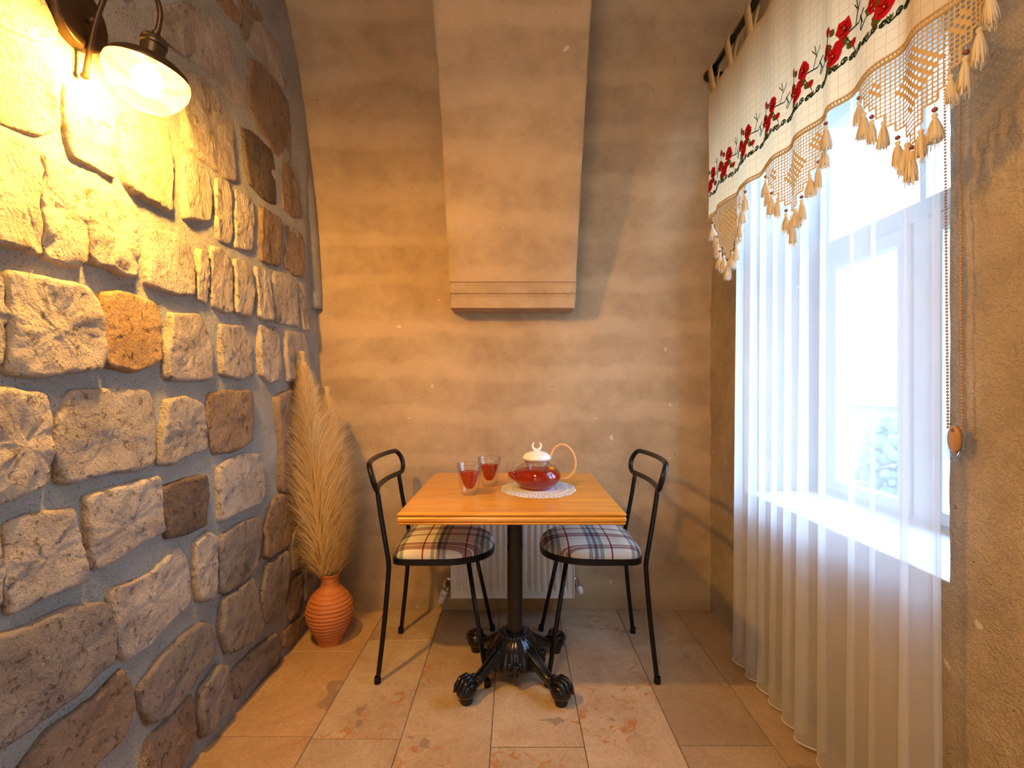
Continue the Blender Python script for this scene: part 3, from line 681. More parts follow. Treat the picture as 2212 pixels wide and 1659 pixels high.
for k in range(26):
    a = 2*pi*k/26; hub.ball((bx+.0585*cos(a), by+.0585*sin(a), .1685), .0062, 7, 5)
hub = hub.obj('pedestal_hub', M['iron'], tb)
for k in range(4):   # small mask-like bosses between the legs
    a = k*pi/2-pi/2; c, s = cos(a), sin(a); b_ = MB()
    b_.ball((bx+.104*c, by+.104*s, .083), .020, 14, 10, (1, 1, .95)).ball((bx+.108*c, by+.108*s, .062), .015, 12, 8, (1, 1, .9))
    for sg in (-1, 1): b_.ball((bx+.100*c-sg*.020*s, by+.100*s+sg*.020*c, .094), .012, 10, 7, (1, 1, 1.1))
    b_.ball((bx+.118*c, by+.118*s, .098), .008, 8, 6)
    b_.obj('boss', M['iron'], hub)
for k in range(4):
    a = pi/4+k*pi/2+math.radians(-1.5); D = Vector((cos(a), sin(a), 0)); S = Vector((-sin(a), cos(a), 0)); O = Vector((bx, by, 0)); lg = MB()
    prof_l = [(.060, .118, .030, .034), (.085, .108, .029, .031), (.110, .096, .026, .027), (.135, .084, .023, .023), (.160, .070, .021, .020), (.185, .058, .021, .019), (.205, .052, .024, .021), (.222, .050, .026, .022)]
    V = []; seg = 18
    for (t, z, hwid, hh) in prof_l:
        for q in range(seg):
            an = 2*pi*q/seg; rg = 1+.10*cos(an*5)
            V.append(O+D*t+S*(cos(an)*hwid*rg*.8)+Vector((0, 0, z+sin(an)*hh*rg)))
    F = [(i*seg+q, i*seg+(q+1) % seg, (i+1)*seg+(q+1) % seg, (i+1)*seg+q) for i in range(len(prof_l)-1) for q in range(seg)]+[tuple(range(seg)), tuple((len(prof_l)-1)*seg+q for q in range(seg))]
    lg.add(V, F)
    for sg in (-1, 1):   # raised leaf ribs along the leg
        lg.tube([O+D*t+S*sg*.010+Vector((0, 0, z+hh*.97)) for (t, z, hwid, hh) in prof_l[1:-1]], [.005, .0052, .005, .0045, .004, .004], 7)
        lg.tube([O+D*t+S*sg*hwid*.84+Vector((0, 0, z+.004)) for (t, z, hwid, hh) in prof_l[1:-1]], .0035, 6)
    lo = lg.obj('leg', M['iron'], tb)
    ft = MB(); c = O+D*.240
    def fr_(u, v, c=c, D=D, S=S):
        ph = 2*pi*u; th = pi*v; r = .0385
        nx_, ns_, nz = sin(th)*cos(ph), sin(th)*sin(ph), -cos(th)
        gx = 1+(.07*cos(ns_*17)*max(0, nz+.25))
        z = .048+nz*.036*gx; z = max(z, .016) if nz < -.3 else z
        return c+D*(nx_*r*1.04*gx)+S*(ns_*r*gx)+Vector((0, 0, z))
    ft.grid(fr_, 36, 20)
    for sg in (-1, 0, 1):   # knuckled claws over the ball
        ft.tube([c+D*x_+S*sg*w_+Vector((0, 0, z_)) for (x_, w_, z_) in ((-.034, .008, .070), (-.012, .0165, .0865), (.014, .019, .084), (.032, .020, .066), (.040, .021, .044))], [.007, .0092, .0088, .0078, .004], 9)
    ft.ball(c-D*.030+Vector((0, 0, .082)), .0105, 12, 8).ball(c-D*.036+S*.016+Vector((0, 0, .068)), .009, 10, 7).ball(c-D*.036-S*.016+Vector((0, 0, .068)), .009, 10, 7)
    ft.obj('claw_foot', M['iron'], lo)
    MB().lathe([(.001, 0), (.022, 0), (.024, .004), (.022, .012), (.026, .018)], 20, c.x, c.y, cap0=True).obj('foot_pad', M['iron'], lo)

# ------------------------------------------------------------------ chairs
def seat_outline(sc, n=72):
    pts = []; xb, wid, xf = -.185, .183, .215
    # straight back edge, rounded corners, semi-elliptical front
    for k in range(n):
        a = 2*pi*k/n; c, s = cos(a), sin(a)
        ex = 2.2 if c > 0 else 7.0; ax = (xf-.0) if c > 0 else -xb
        r = 1/((abs(c)/ax)**ex+(abs(s)/wid)**ex)**(1/ex); pts.append((r*c*sc, r*s*sc))
    return pts
def make_chair(label, loc, rz):
    ch = empty('bistro_chair', loc, rz); tag(ch, label, 'chair', 'metal chairs at the pine table')
    n = 72; V = []; levels = [(.93, .452), (1.0, .452), (1.0, .4535), (1.0, .474), (.985, .476), (.93, .476)]
    for sc, z in levels: V += [(x, y, z) for x, y in seat_outline(sc, n)]
    fr = MB().add([(x*1.0, y, z-.004) for x, y, z in V], [(j*n+k, j*n+(k+1) % n, (j+1)*n+(k+1) % n, (j+1)*n+k) for j in range(len(levels)-1) for k in range(n)]+[tuple(range(n-1, -1, -1))])
    sharp(fr.obj('seat_frame', M['tubem'], ch), 40)
    V = []; rings = [(.975, .468), (.985, .476), (.985, .486), (.955, .498), (.89, .509), (.78, .517), (.62, .5225), (.42, .5255), (.2, .527)]
    for sc, z in rings: V += [(x, y, z+.003*N(x, y, 0, 5)) for x, y in seat_outline(sc, n)]
    V.append((0, 0, .528)); L_ = len(rings)
    F = [(j*n+k, j*n+(k+1) % n, (j+1)*n+(k+1) % n, (j+1)*n+k) for j in range(L_-1) for k in range(n)]+[((L_-1)*n+k, (L_-1)*n+(k+1) % n, len(V)-1) for k in range(n)]
    MB().add(V, F).obj('seat_cushion', M['plaid'], ch)
    bf = MB(); pts = []
    def hx(y, z): return -.252+.036*(abs(y)/.235)**2-.30*(z-.740)
    hl, z0, z1 = .235, .742, .842; rr = (z1-z0)/2
    for k in range(13): a = -pi/2+pi*k/12; pts.append((hl-rr+rr*cos(a), (z0+z1)/2+rr*sin(a)))
    for k in range(1, 10): pts.append((hl-rr-(2*(hl-rr))*k/10, z1))
    for k in range(13): a = pi/2+pi*k/12; pts.append((-(hl-rr)+rr*cos(a), (z0+z1)/2+rr*sin(a)))
    for k in range(1, 10): pts.append((-(hl-rr)+(2*(hl-rr))*k/10, z0))
    bf.tube([(hx(y, z), y, z) for y, z in pts], .0105, 12, closed=True)
    bf.obj('backrest_hoop', M['tubem'], ch)
    for s in (-1, 1):
        lg = MB(); P = smooth_path([(-.226, s*.188, .012), (-.203, s*.184, .22), (-.188, s*.182, .40), (-.186, s*.181, .455), (-.196, s*.179, .52), (-.216, s*.175, .63), (-.2335, s*.171, .742)], 5)
        lg.tube(P, .0095, 12); o = lg.obj('rear_leg', M['tubem'], ch)
        MB().ball((-.236, s*.171, .742), .0065, 8, 6).obj('bolt', M['iron'], o)
        MB().lathe([(.001, 0), (.0125, 0), (.0135, .004), (.0125, .022), (.0105, .026)], 14, -.227, s*.188, cap0=True).obj('foot_cap', M['tubem'], o)
        lg = MB(); lg.tube([(.195, s*.207, .012), (.112, s*.112, .455)], .0092, 12); o = lg.obj('front_leg', M['tubem'], ch)
        MB().lathe([(.001, 0), (.012, 0), (.013, .004), (.012, .022), (.010, .026)], 14, .196, s*.208, cap0=True).obj('foot_cap', M['tubem'], o)
    return ch
make_chair('black metal hoop-back chair with plaid seat on the stone wall and vase side', (-.298, 2.013, 0), 0)
make_chair('black metal hoop-back chair with plaid seat on the curtained window side', (.322, 2.013, 0), pi)

# ------------------------------------------------------------------ things on the table
def doily():
    cx_, cy_, z0 = .096, 1.905, T+.0006; rx_, ry_ = .147, .172; V = []; F = []; n = 168
    mb = MB(); rings = []
    def out(a): return 1+.045*abs(sin(a*7))-.02
    rad_ = [.30, .44, .50, .56, .62, .68, .74, .80, .86, .915, .96, 1.0]
    for q, r in enumerate(rad_):
        for k in range(n):
            a = 2*pi*k/n; o_ = 1 if q < 6 else 1+(out(a)-1)*(q-5)/6
            V.append((cx_+rx_*r*o_*cos(a), cy_+ry_*r*o_*sin(a), z0+.0006*abs(N(a*3, r*5, 0, 1))))
    for q in range(len(rad_)-1):
        for k in range(n):
            if q >= 1 and q < 10 and (k+q) % 3 == 0 and q % 2 == 1: continue
            if q in (4, 8) and k % 4 == 0: continue
            F.append((q*n+k, q*n+(k+1) % n, (q+1)*n+(k+1) % n, (q+1)*n+k))
    F.append(tuple(range(n)))
    o = mb.add(V, F).obj('doily', M['doily']); so = o.modifiers.new('thick', 'SOLIDIFY'); so.thickness = .0007; so.offset = 1
    tag(o, 'scalloped white lace doily under the glass teapot', 'doily'); return o
doily()

def glass_cup(loc, label):
    c = empty('tea_glass', loc); tag(c, label, 'glass', 'double walled tea glasses')
    Z = .118
    MB().lathe([(.001, .003), (.020, .001), (.027, .002), (.0305, .008), (.0335, .022), (.0385, .052), (.0435, .085), (.0470, .110), (.0480, .1165), (.0474, .118), (.0462, .1165)], 40).obj('outer_wall', M['glass'], c)
    ii = [(.001, .022), (.010, .0235), (.018, .029), (.026, .044), (.033, .066), (.039, .090), (.0440, .108), (.0462, .1165)]
    MB().lathe(ii, 40).obj('inner_wall', M['glass'], c)
    MB().lathe([(r_-.0008, z+.0008) for r_, z in [(.002, .022), (.010, .0235), (.018, .029), (.026, .044), (.033, .066), (.0365, .081)]]+[(.0366, .0865), (.001, .0868)], 36).obj('tea', M['tea'], c)
    MB().tube([(.0472*cos(2*pi*k/40), .0472*sin(2*pi*k/40), .1175) for k in range(40)], .0011, 6, closed=True).obj('rim', M['glass'], c)
    return c
glass_cup((-.169, 1.795, T), 'double walled glass of red tea standing nearest the table front')
glass_cup((-.103, 1.955, T), 'double walled glass of red tea standing behind the other beside the teapot')

tp = empty('teapot', (.090, 1.905, T+.0014)); tag(tp, 'round glass teapot of red tea with white lid and bamboo loop handle', 'teapot')
bp = [(.001, .002), (.045, .002), (.058, .004), (.078, .018), (.092, .034), (.0965, .048), (.094, .062), (.085, .077), (.070, .090), (.055, .098), (.050, .103), (.050, .112), (.053, .116)]
MB().lathe(bp, 48).obj('glass_body', M['glass'], tp)
MB().lathe([(max(.001, r_-.0018), z+.0014) for r_, z in bp[:6]]+[(.0905, .062), (.0875, .068), (.0835, .0725), (.001, .0728)], 48).obj('tea', M['tea'], tp)
MB().lathe([(.001, .028), (.030, .028), (.034, .034), (.036, .060), (.040, .090), (.047, .106)], 32).obj('infuser', M['glass'], tp)
sp_ = [(-.070, .045), (-.092, .052), (-.103, .066), (-.1085, .082), (-.106, .098), (-.0985, .112), (-.0995, .122)]
MB().tube(smooth_path([(x, -.02-.0*x, z) for x, z in sp_], 5), [.022-.0135*min(1, i/26) for i in range(31)], 16, caps=False).obj('spout', M['glass'], tp)
MB().tube(smooth_path([(x, -.02, z) for x, z in [(-.074, .047), (-.092, .054), (-.1015, .064), (-.1025, .069)]], 4), [.017, .0165, .016, .0155, .015, .0145, .014, .014, .013, .0125, .012, .010, .009], 14).obj('spout_tea', M['tea'], tp)
lid = MB().lathe([(.047, .108), (.050, .113), (.056, .117), (.0585, .121), (.0575, .126), (.050, .136), (.038, .144), (.020, .149), (.001, .151)], 40, cap0=True).obj('lid', M['porcelain'], tp)
P = []
for k in range(15):
    a = math.radians(-232+284*k/14); P.append((.017*cos(a), 0, .170+.017*sin(a)))
MB().tube(P, [.0012+.0045*sin(pi*min(1, max(0, k/14)))**.8 for k in range(15)], 10).obj('crescent_knob', M['porcelain'], lid)
hp = [(.048, .104), (.056, .128), (.072, .160), (.098, .174), (.124, .166), (.146, .140), (.156, .106), (.152, .074), (.136, .050), (.114, .038), (.090, .038)]
MB().tube(smooth_path([(x, .005, z) for x, z in hp], 6), .0042, 10).obj('handle', M['bamboo'], tp)
P = smooth_path([(x, .005, z) for x, z in hp], 6); hl = MB(); Wv = []
for k in range(0, 420):
    t = k/420*(len(P)-1); i = min(int(t), len(P)-2); q = P[i].lerp(P[i+1], t-i); a = k*.75
    tg = (P[i+1]-P[i]).normalized(); s_ = Vector((0, 1, 0)); u = tg.cross(s_); Wv.append(q+s_*cos(a)*.0047+u*sin(a)*.0047)
hl.tube(Wv[::2], .0011, 5).obj('cane_binding', M['bamboo'], tp)
MB().tube(smooth_path([(.050, .005, .100), (.066, .005, .104), (.072, .005, .112), (.066, .005, .122)]), .0035, 8).obj('handle_lug', M['glass'], tp)
MB().ball((.055, -.055, .088), .0085, 10, 7, (1.3, .7, .8)).obj('lemon_blossom', M['yellow'], tp)

# ------------------------------------------------------------------ vase and pampas
vz = empty('vase', (-.822, 2.118, 0)); tag(vz, 'round ribbed terracotta vase in the corner by the stone wall', 'vase')
def vr(r, z, a): return r*(1+(-.07*(1-abs(sin(z*pi/.0165)))**2.5 if .045 < z < .245 else (.010*sin(z*pi/.004) if .24 < z < .29 else 0)))
ctl = [(.047, 0), (.049, .003), (.052, .015), (.062, .035), (.078, .065), (.092, .095), (.1005, .125), (.1015, .15), (.096, .180), (.082, .208), (.062, .232), (.045, .248), (.0375, .262), (.036, .280), (.0375, .292), (.0415, .300), (.0435, .305), (.0425, .309), (.038, .308), (.034, .298), (.032, .25)]
pr = [(p_.x, p_.z) for p_ in smooth_path([(r, 0, z) for r, z in ctl], 14)]
MB().lathe(pr, 56, rf=vr, cap0=True).obj('body', M['terra'], vz)
def pampas(base, tip, mid, r0, label, seed, n, lean=0):
    g = empty('pampas_stem', base); tag(g, label, 'dried grass', 'pampas plumes in the terracotta vase'); R = random.Random(seed)
    b = Vector((0, 0, 0)); t = Vector(tip)-Vector(base); m_ = Vector(mid)-Vector(base)
    path = smooth_path([b, m_*.45, m_, m_.lerp(t, .5)+Vector((0, 0, .01)), t], 10); L_ = len(path)-1
    def at(u): i = min(int(u*L_), L_-1); return path[i].lerp(path[i+1], u*L_-i)
    MB().tube([at(k/12*.62) for k in range(13)], [.0035-.0015*k/12 for k in range(13)], 7).obj('stem', M['stem'], g)
    V = []; F = []; u0 = .24
    for i in range(n):
        s = R.random()**.85; u = u0+(1-u0)*s; c = at(u); tan = (at(min(1, u+.03))-at(max(0, u-.03))).normalized()
        a = R.uniform(0, 2*pi); e1 = tan.cross(Vector((0, 1, .1))).normalized(); e2 = tan.cross(e1)
        out = (e1*cos(a)+e2*sin(a)); env = r0*(sin(pi*min(1, (s+.05))**.62)**.75)*(1-s*.35)+.004
        ln = env*R.uniform(.75, 1.25)/.62; w_ = R.uniform(.0004, .0013)
        up = R.uniform(.75, 1.15); p0 = c+out*.002
        p1 = p0+(out*.42+tan*up*.62)*ln*.5; p2 = p0+(out*.78+tan*up*1.05)*ln*.9; p3 = p0+(out*1.0+tan*up*1.12)*ln*1.06+Vector((0, 0, -.10*ln*R.random()))
        sd = tan.cross(out).normalized(); j = Vector((R.uniform(-1, 1), R.uniform(-1, 1), R.uniform(-1, 1)))*.005; p2 += j; p3 += j*2
        lim = lambda q: Vector((max(q.x, -.940-base[0]), min(q.y, 2.405-base[1]), q.z)); p1, p2, p3 = lim(p1), lim(p2), lim(p3)
        k = len(V); V += [p0-sd*w_, p0+sd*w_, p1-sd*w_*1.3, p1+sd*w_*1.3, p2-sd*w_, p2+sd*w_, p3]
        F += [(k, k+1, k+3, k+2), (k+2, k+3, k+5, k+4), (k+4, k+5, k+6)]
    o = MB().add(V, F).obj('plume', M['plume'], g, smooth=True, fix=False); return g
pampas((-.826, 2.112, .012), (-.932, 2.085, 1.285), (-.868, 2.09, .62), .098, 'tallest dry golden pampas plume, its tip against the stone wall', 1, 11000)
pampas((-.812, 2.120, .012), (-.842, 2.135, 1.13), (-.832, 2.15, .58), .088, 'broad pale pampas plume on the side towards the chair', 2, 9500)
pampas((-.832, 2.128, .012), (-.880, 2.200, 1.00), (-.858, 2.19, .55), .072, 'shorter pampas plume behind, nearest the back wall', 3, 5500)
lf = MB()
for (dx, dz, w_) in ((.010, .40, .003), (-.020, .44, .003)):
    lf.tube(smooth_path([(-.820, 2.10, .02), (-.820+dx*.5, 2.095, .30), (-.820+dx*1.6, 2.085, dz), (-.820+dx*2.0, 2.082, dz+.05)]), [w_]*12+[w_*.6, w_*.5, w_*.4, w_*.3, w_*.25, w_*.15, .0003], 6)
tag(lf.obj('dry_leaf_stalks', M['stem']), 'thin bare dry stalks standing in the neck of the terracotta vase', 'dried grass', kind='stuff')

# ------------------------------------------------------------------ wall lamp
lm = empty('wall_lamp', (-.970, 1.041, 1.945)); tag(lm, 'dark gooseneck wall lamp with glowing glass globe on the stone wall', 'lamp')
O = Vector((-.970, 1.041, 1.945))
def lo_(mb, name, mat, parent=lm): return mb.obj(name, mat, parent, loc=(-O.x, -O.y, -O.z) if parent is lm else (0, 0, 0))
pl = axis_lathe(MB(), Vector((-.978, 1.041, 1.945)), Vector((1, 0, 0)), [(0, .066), (.030, .066), (.034, .064), (.036, .060), (.0362, .001)], 48)
pl = lo_(pl, 'wall_plate', M['bronze']); sharp(pl, 40)
lo_(MB().tube([(-.945, 1.050, 1.945), (-.925, 1.050, 1.945)], .006, 10), 'stud', M['bronze'])
ap = [(-.948, 1.050, 1.824), (-.934, 1.050, 1.90), (-.920, 1.050, 1.955), (-.900, 1.051, 2.005), (-.868, 1.052, 2.034), (-.830, 1.053, 2.030), (-.797, 1.054, 2.002), (-.786, 1.055, 1.968), (-.789, 1.055, 1.935), (-.795, 1.054, 1.912)]
arm = lo_(MB().tube(smooth_path(ap, 6), .0056, 12), 'arm', M['bronze'])
lo_(MB().ball((-.9485, 1.050, 1.822), .0085, 12, 8, (1, 1, .8)), 'arm_end_knob', M['bronze'], arm)
A = Vector((-.796, 1.054, 1.910)); D = Vector((-.822, 1.050, 1.757))-A; D.normalize()
so_ = axis_lathe(MB(), A, D, [(-.012, .008), (0, .008), (.001, .021), (.006, .0245), (.010, .0225), (.013, .026), (.019, .026), (.021, .0235), (.044, .0235), (.046, .028), (.050, .028), (.052, .024)], 28)
so_ = lo_(so_, 'socket', M['bronze']); sharp(so_, 40)
dm = axis_lathe(MB(), A, D, [(.052, .024), (.053, .045), (.058, .060), (.067, .0715), (.080, .0785), (.0815, .0782), (.068, .0700), (.059, .0585), (.055, .044), (.0545, .024)], 48)
lo_(dm, 'dome_shade', M['bronze'])
def no_caps(mb, seg):  # open both ends of the last lathe
    mb.f = [f for f in mb.f if len(f) != seg]; return mb
gs = no_caps(axis_lathe(MB(), A, D, [(.080, .0782), (.092, .0805), (.106, .0785), (.122, .0715), (.136, .0620), (.145, .0525), (.148, .0505), (.146, .0490)], 48), 48)
gl = lo_(gs, 'glass_globe', M['amber'])
c0 = A+D*.1475; u = D.cross(Vector((0, 1, 0))).normalized(); w = D.cross(u)
lo_(MB().tube([c0+u*cos(2*pi*k/48)*.0508+w*sin(2*pi*k/48)*.0508 for k in range(48)], .0022, 8, closed=True), 'glass_rim', M['amber'], gl)
bc = A+D*.100
lo_(MB().ball(bc, .029, 20, 14, (1, 1, 1.12)), 'bulb', M['bulb'])
lo_(axis_lathe(MB(), A, D, [(.052, .014), (.072, .014), (.076, .012)], 16), 'bulb_cap', M['white'])

# ------------------------------------------------------------------ curtain rods
def rod(name, x, z, y0, y1, r, label, fin):
    o = empty(name, (x, (y0+y1)/2, z)); tag(o, label, 'curtain rod'); c = Vector((x, (y0+y1)/2, z))
    MB().tube([(0, y0-c.y, 0), (0, y1-c.y, 0)], r, 14).obj('pole', M['iron'], o)
    if fin:
        for s, y in ((1, y1), (-1, y0)):
            MB().ball((0, y+s*.020-c.y, 0), .024, 16, 12).tube([(0, y-c.y, 0), (0, y+s*.004-c.y, 0)], .019, 14).ball((0, y+s*.040-c.y, -.003), .008, 8, 6).obj('finial', M['iron'], o)
    for y in (y0+.03, (y0+y1)/2, y1-.03):
        mb = MB(); mb.box(-.006, 1.006-x, y-c.y-.006, y-c.y+.006, -.030, -.016)
        mb.tube([(0, y-c.y-.006, 0), (0, y-c.y+.006, 0)], r+.004, 14)
        if fin: mb.box(1.0-x-.006, 1.006-x, y-c.y-.018, y-c.y+.018, -.075, .02)
        mb.obj('bracket', M['iron'], o, smooth=False)
    return o
rod('curtain_rod', .868, 2.523, .83, 2.10, .0125, 'thick black iron rod with ball finials carrying the embroidered valance', True)
rod('curtain_rod', .925, 2.466, .93, 2.06, .007, 'thin black rod close to the wall carrying the sheer curtain', False)

# ------------------------------------------------------------------ sheer curtain
def sheer():
    yn, yf_ = 1.052, 1.992; z0, z1 = .022, 2.461; npl = 10.5; V = []
    NU, NV = 420, 40
    def fn(u, v):
        z = z0+(z1-z0)*v; ph = u*npl*2*pi+1.1*sin(u*9)+.5*sin(u*23+1); sprd = 1+.035*(1-v)
        amp = (.017+.008*(1-v))*(1+.25*sin(u*13+2)); s = sin(ph)+.18*sin(2*ph+.7+v)
        y = yn+(yf_-yn)*u+.021*cos(ph)*(1-.15*v)+.004*sin(ph*.5+3*v)
        y = 1.5+(y-1.5)*sprd; x = .934+amp*s-.010*(1-v)+.003*N(u*8, v*2, 0, 1)
        if v > .985: x = .925+(x-.925)*.5
        return (x, y, z+(.004*cos(ph*.5) if v < .02 else 0))
    sc = MB().grid(fn, NU, NV).obj('sheer_curtain', M['sheer'])
    tag(sc, 'floor length pleated white sheer curtain across the window', 'curtain')
    hem = [fn(i/NU, 0) for i in range(NU+1)]
    MB().tube([(x, y, z+.001) for x, y, z in hem], .0016, 5).obj('weighted_hem', M['doily'], sc)
    for u in (0.0, 1.0):
        e = MB(); e.grid(lambda a, b: (lambda p: (p[0]-.0015, p[1]+(a-.5)*.012, p[2]))(fn(u, b)), 1, 40).obj('side_hem', M['doily'] if False else M['sheer'], sc)
sheer()

# ------------------------------------------------------------------ embroidered valance
VY0, VY1, VZ0, VZ1 = .870, 2.102, 1.881, 2.426
def vx(y, z):
    k = (VZ1-z)/(VZ1-VZ0); a = .004+.005*k
    return .861+a*sin(y*38+1.5*sin(y*5))+.0018*sin(y*71+2)*k+.003*N(y, z, 0, 6)-.004*k
va = empty('valance', (.861, 1.48, 2.15)); tag(va, 'cream checked cotton valance with red rose embroidery and crochet tassel edging', 'valance')
VO = (-.861, -1.48, -2.15)
def vobj(mb, name, mat, parent=va, **k): return mb.obj(name, mat, parent, loc=VO if parent is va else (0, 0, 0), **k)
vobj(MB().grid(lambda u, v: (vx(VY0+(VY1-VY0)*u, VZ0+(VZ1-VZ0)*v), VY0+(VY1-VY0)*u, VZ0+(VZ1-VZ0)*v+.004*sin(u*40)*(v > .99)), 260, 36), 'panel', M['linen'])
# far end folded round towards the wall
for i in range(8):
    yc = .900+.1665*i; mb = MB(); w_ = .024; P = []
    prof = [(-.003, -.105), (-.010, -.06), (-.0185, -.012), (-.016, .008), (-.007, .0165), (.004, .0165), (.015, .008), (.018, -.012), (.010, -.06), (.004, -.105)]
    for (dx, dz) in prof:
        for s in (-1, 1):
            k = (dz+.105)/.12; P.append((.868+dx+(vx(yc, VZ1)-.865)*(1-min(1, k)), yc+s*w_*(1-.12*min(1, k)), 2.523+dz))
    mb.add(P, [(j*2, j*2+1, j*2+3, j*2+2) for j in range(len(prof)-1)])
    t = vobj(mb, 'tab', M['tabs']); t.modifiers.new('thick', 'SOLIDIFY').thickness = .0012
# top and bottom edge tape
def ribbon(mb, P, w, off=.0015):
    V = []
    for (y, z, hw2) in P: V += [(vx(y, z)-off, y, z-hw2), (vx(y, z)-off, y, z+hw2)]
    mb.add(V, [(2*i, 2*i+2, 2*i+3, 2*i+1) for i in range(len(P)-1)]); return mb
nn = 240
vobj(ribbon(MB(), [(VY0+(VY1-VY0)*i/nn, VZ1-.008, .008) for i in range(nn+1)], 0), 'top_hem', M['tabs'])
cord = MB(); zc = lambda y: VZ0+.002*sin(y*14)
cord.tube([(vx(y, VZ0)-.002, y, zc(y)) for y in [VY0+(VY1-VY0)*i/nn for i in range(nn+1)]], .0032, 7)
cord.tube([(vx(y, VZ0)-.002, y, zc(y)+.012) for y in [VY0+(VY1-VY0)*i/nn for i in range(nn+1)]], .0022, 6)
for i in range(150):
    y = VY0+(VY1-VY0)*(i+.5)/150; cord.tube([(vx(y, VZ0)-.002, y, zc(y)), (vx(y, VZ0)-.002, y+.003, zc(y)+.012)], .0017, 5)
vobj(cord, 'crochet_heading', M['lace'])

# crochet triangles, tassels and beads
CELL = .0098
def tri_depth(t):     # t in -1..1 across, returns depth below the heading
    a = abs(t); d = .200*(1-a**1.15); step = .026
    return .018+step*math.floor(d/step+.5)
def crochet(yc, hw2, seed):
    mb = MB(); n = int(2*hw2/CELL)
    def P(y, z): return (vx(y, VZ0)-.001+.010*(VZ0-z)*sin(y*30+seed)*3*(VZ0-z), y, z)
    def inm(cy_, cz_):   # filled motif: stepped diamonds
        y = (cy_-yc)/hw2; z = (VZ0-cz_)
        if abs(y) < .46 and abs(z-.085)/.072+abs(y)/.42 < 1: return True
        return abs(abs(y)-.60)/.14+abs(z-.045)/.030 < 1
    segs = set()
    for i in range(n):
        ya = yc-hw2+i*CELL; t = (ya+CELL/2-yc)/hw2; m_ = int(tri_depth(t)/CELL)
        for j in range(m_):
            z = VZ0-j*CELL; segs |= {(i, j, 0), (i, j+1, 0), (i, j, 1), (i+1, j, 1)}
            if inm(ya+CELL/2, z-CELL/2) and (i+j) % 2 == 0:
                a, b = .5*CELL-.0009, 0
                q = [P(ya+.0008, z-.0006), P(ya+CELL-.0008, z-.0006), P(ya+CELL-.0008, z-CELL+.0006), P(ya+.0008, z-CELL+.0006)]
                mb.add([(x-.0006, y, z_) for x, y, z_ in q]+[(x+.0006, y, z_) for x, y, z_ in q], [(0, 1, 2, 3), (7, 6, 5, 4)])
    cnt = {}
    for i in range(n):
        for j in range(int(tri_depth((yc-hw2+(i+.5)*CELL-yc)/hw2)/CELL)):
            for e in ((i, j, 0), (i, j+1, 0), (i, j, 1), (i+1, j, 1)): cnt[e] = cnt.get(e, 0)+1
    for (i, j, dr) in segs:
        hwid = (.0015 if dr == 0 else .0012) if cnt[(i, j, dr)] > 1 else .0024
        ya = yc-hw2+i*CELL; z = VZ0-j*CELL
        a, b = ((ya, z), (ya+CELL, z)) if dr == 0 else ((ya, z), (ya, z-CELL))
        if dr == 0: Q = [(a[0], a[1]-hwid), (b[0], b[1]-hwid), (b[0], b[1]+hwid), (a[0], a[1]+hwid)]
        else: Q = [(a[0]-hwid, a[1]), (a[0]+hwid, a[1]), (b[0]+hwid, b[1]), (b[0]-hwid, b[1])]
        pts = [P(*q) for q in Q]; mb.add([(x-.0007, y, z_) for x, y, z_ in pts]+[(x+.0007, y, z_) for x, y, z_ in pts], [(0, 1, 2, 3), (7, 6, 5, 4)])
    o = vobj(mb, 'crochet_point', M['lace'], smooth=False, fix=False)
    ns = 6; ty = []
    for s in (-1, 1):
        for k in range(ns): ty.append((s*(1-(k+.15)/ns*.98), k))
    ty.append((0, ns))
    for (t, k) in ty:
        y = yc+t*hw2; z = VZ0-tri_depth(t*.985)-.004 if k < ns else VZ0-.225
        if t == 0: z = VZ0-int(tri_depth(0)/CELL)*CELL-.002
        tassel(y, z, o, k % 2 == 0, seed*20+k+(7 if t > 0 else 0), P(y, z)[0])
def tassel(y, z, parent, bead, seed, x):
    R = random.Random(seed); ln = R.uniform(.058, .070); sw = R.uniform(-.12, .12); wd = R.uniform(.011, .018)
    mb = MB(); mb.tube([(x, y, z+.006), (x, y, z-.008)], .0009, 5)
    top = z-(.012 if bead else .004)
    mb.lathe([(.001, 0), (.0050, -.002), (.0062, -.006), (.0045, -.0105), (.0035, -.0125), (.0062, -.018)], 10)
    k0 = len(mb.v)
    core = [(.0050, -.013), (.0085, -.026), (wd*.80, -ln*.70), (wd*.85, -ln*.93), (.002, -ln*.90)]
    mb.lathe(core, 12, rf=lambda r, z_, a: r*(1+.22*sin(a*5+seed)))
    for q in range(80):
        a = R.uniform(0, 2*pi); sp2 = R.uniform(.6, 1.35)*wd; l2 = ln*R.uniform(.85, 1.18); w_ = .0009
        p0 = Vector((.004*cos(a), .004*sin(a), -.013)); p1 = Vector((sp2*.75*cos(a), sp2*.75*sin(a), -l2*.55)); p2 = Vector((sp2*cos(a+.1), sp2*sin(a+.1), -l2)); s_ = Vector((-sin(a), cos(a), 0))*w_
        mb.add([p0-s_, p0+s_, p1-s_, p1+s_, p2-s_*.6, p2+s_*.6], [(0, 1, 3, 2), (2, 3, 5, 4)])
    n0 = mb.v.index if False else None
    out = []
    for i, p_ in enumerate(mb.v):
        if i < 10: out.append(p_); continue
        zz_ = p_[2]; out.append((x+p_[0]*.9+sw*.3*zz_, y+p_[1]+sw*zz_, top+zz_))
    mb.v = out
    o = vobj(mb, 'tassel', M['tassel'], parent=va, fix=False)
    if bead: vobj(MB().ball((x, y, z-.006), .0058, 12, 8, (1, 1, .85)), 'bead', M['bead'], o)
for i, yc in enumerate((1.908, 1.458, 1.018)): crochet(yc, .167, i)

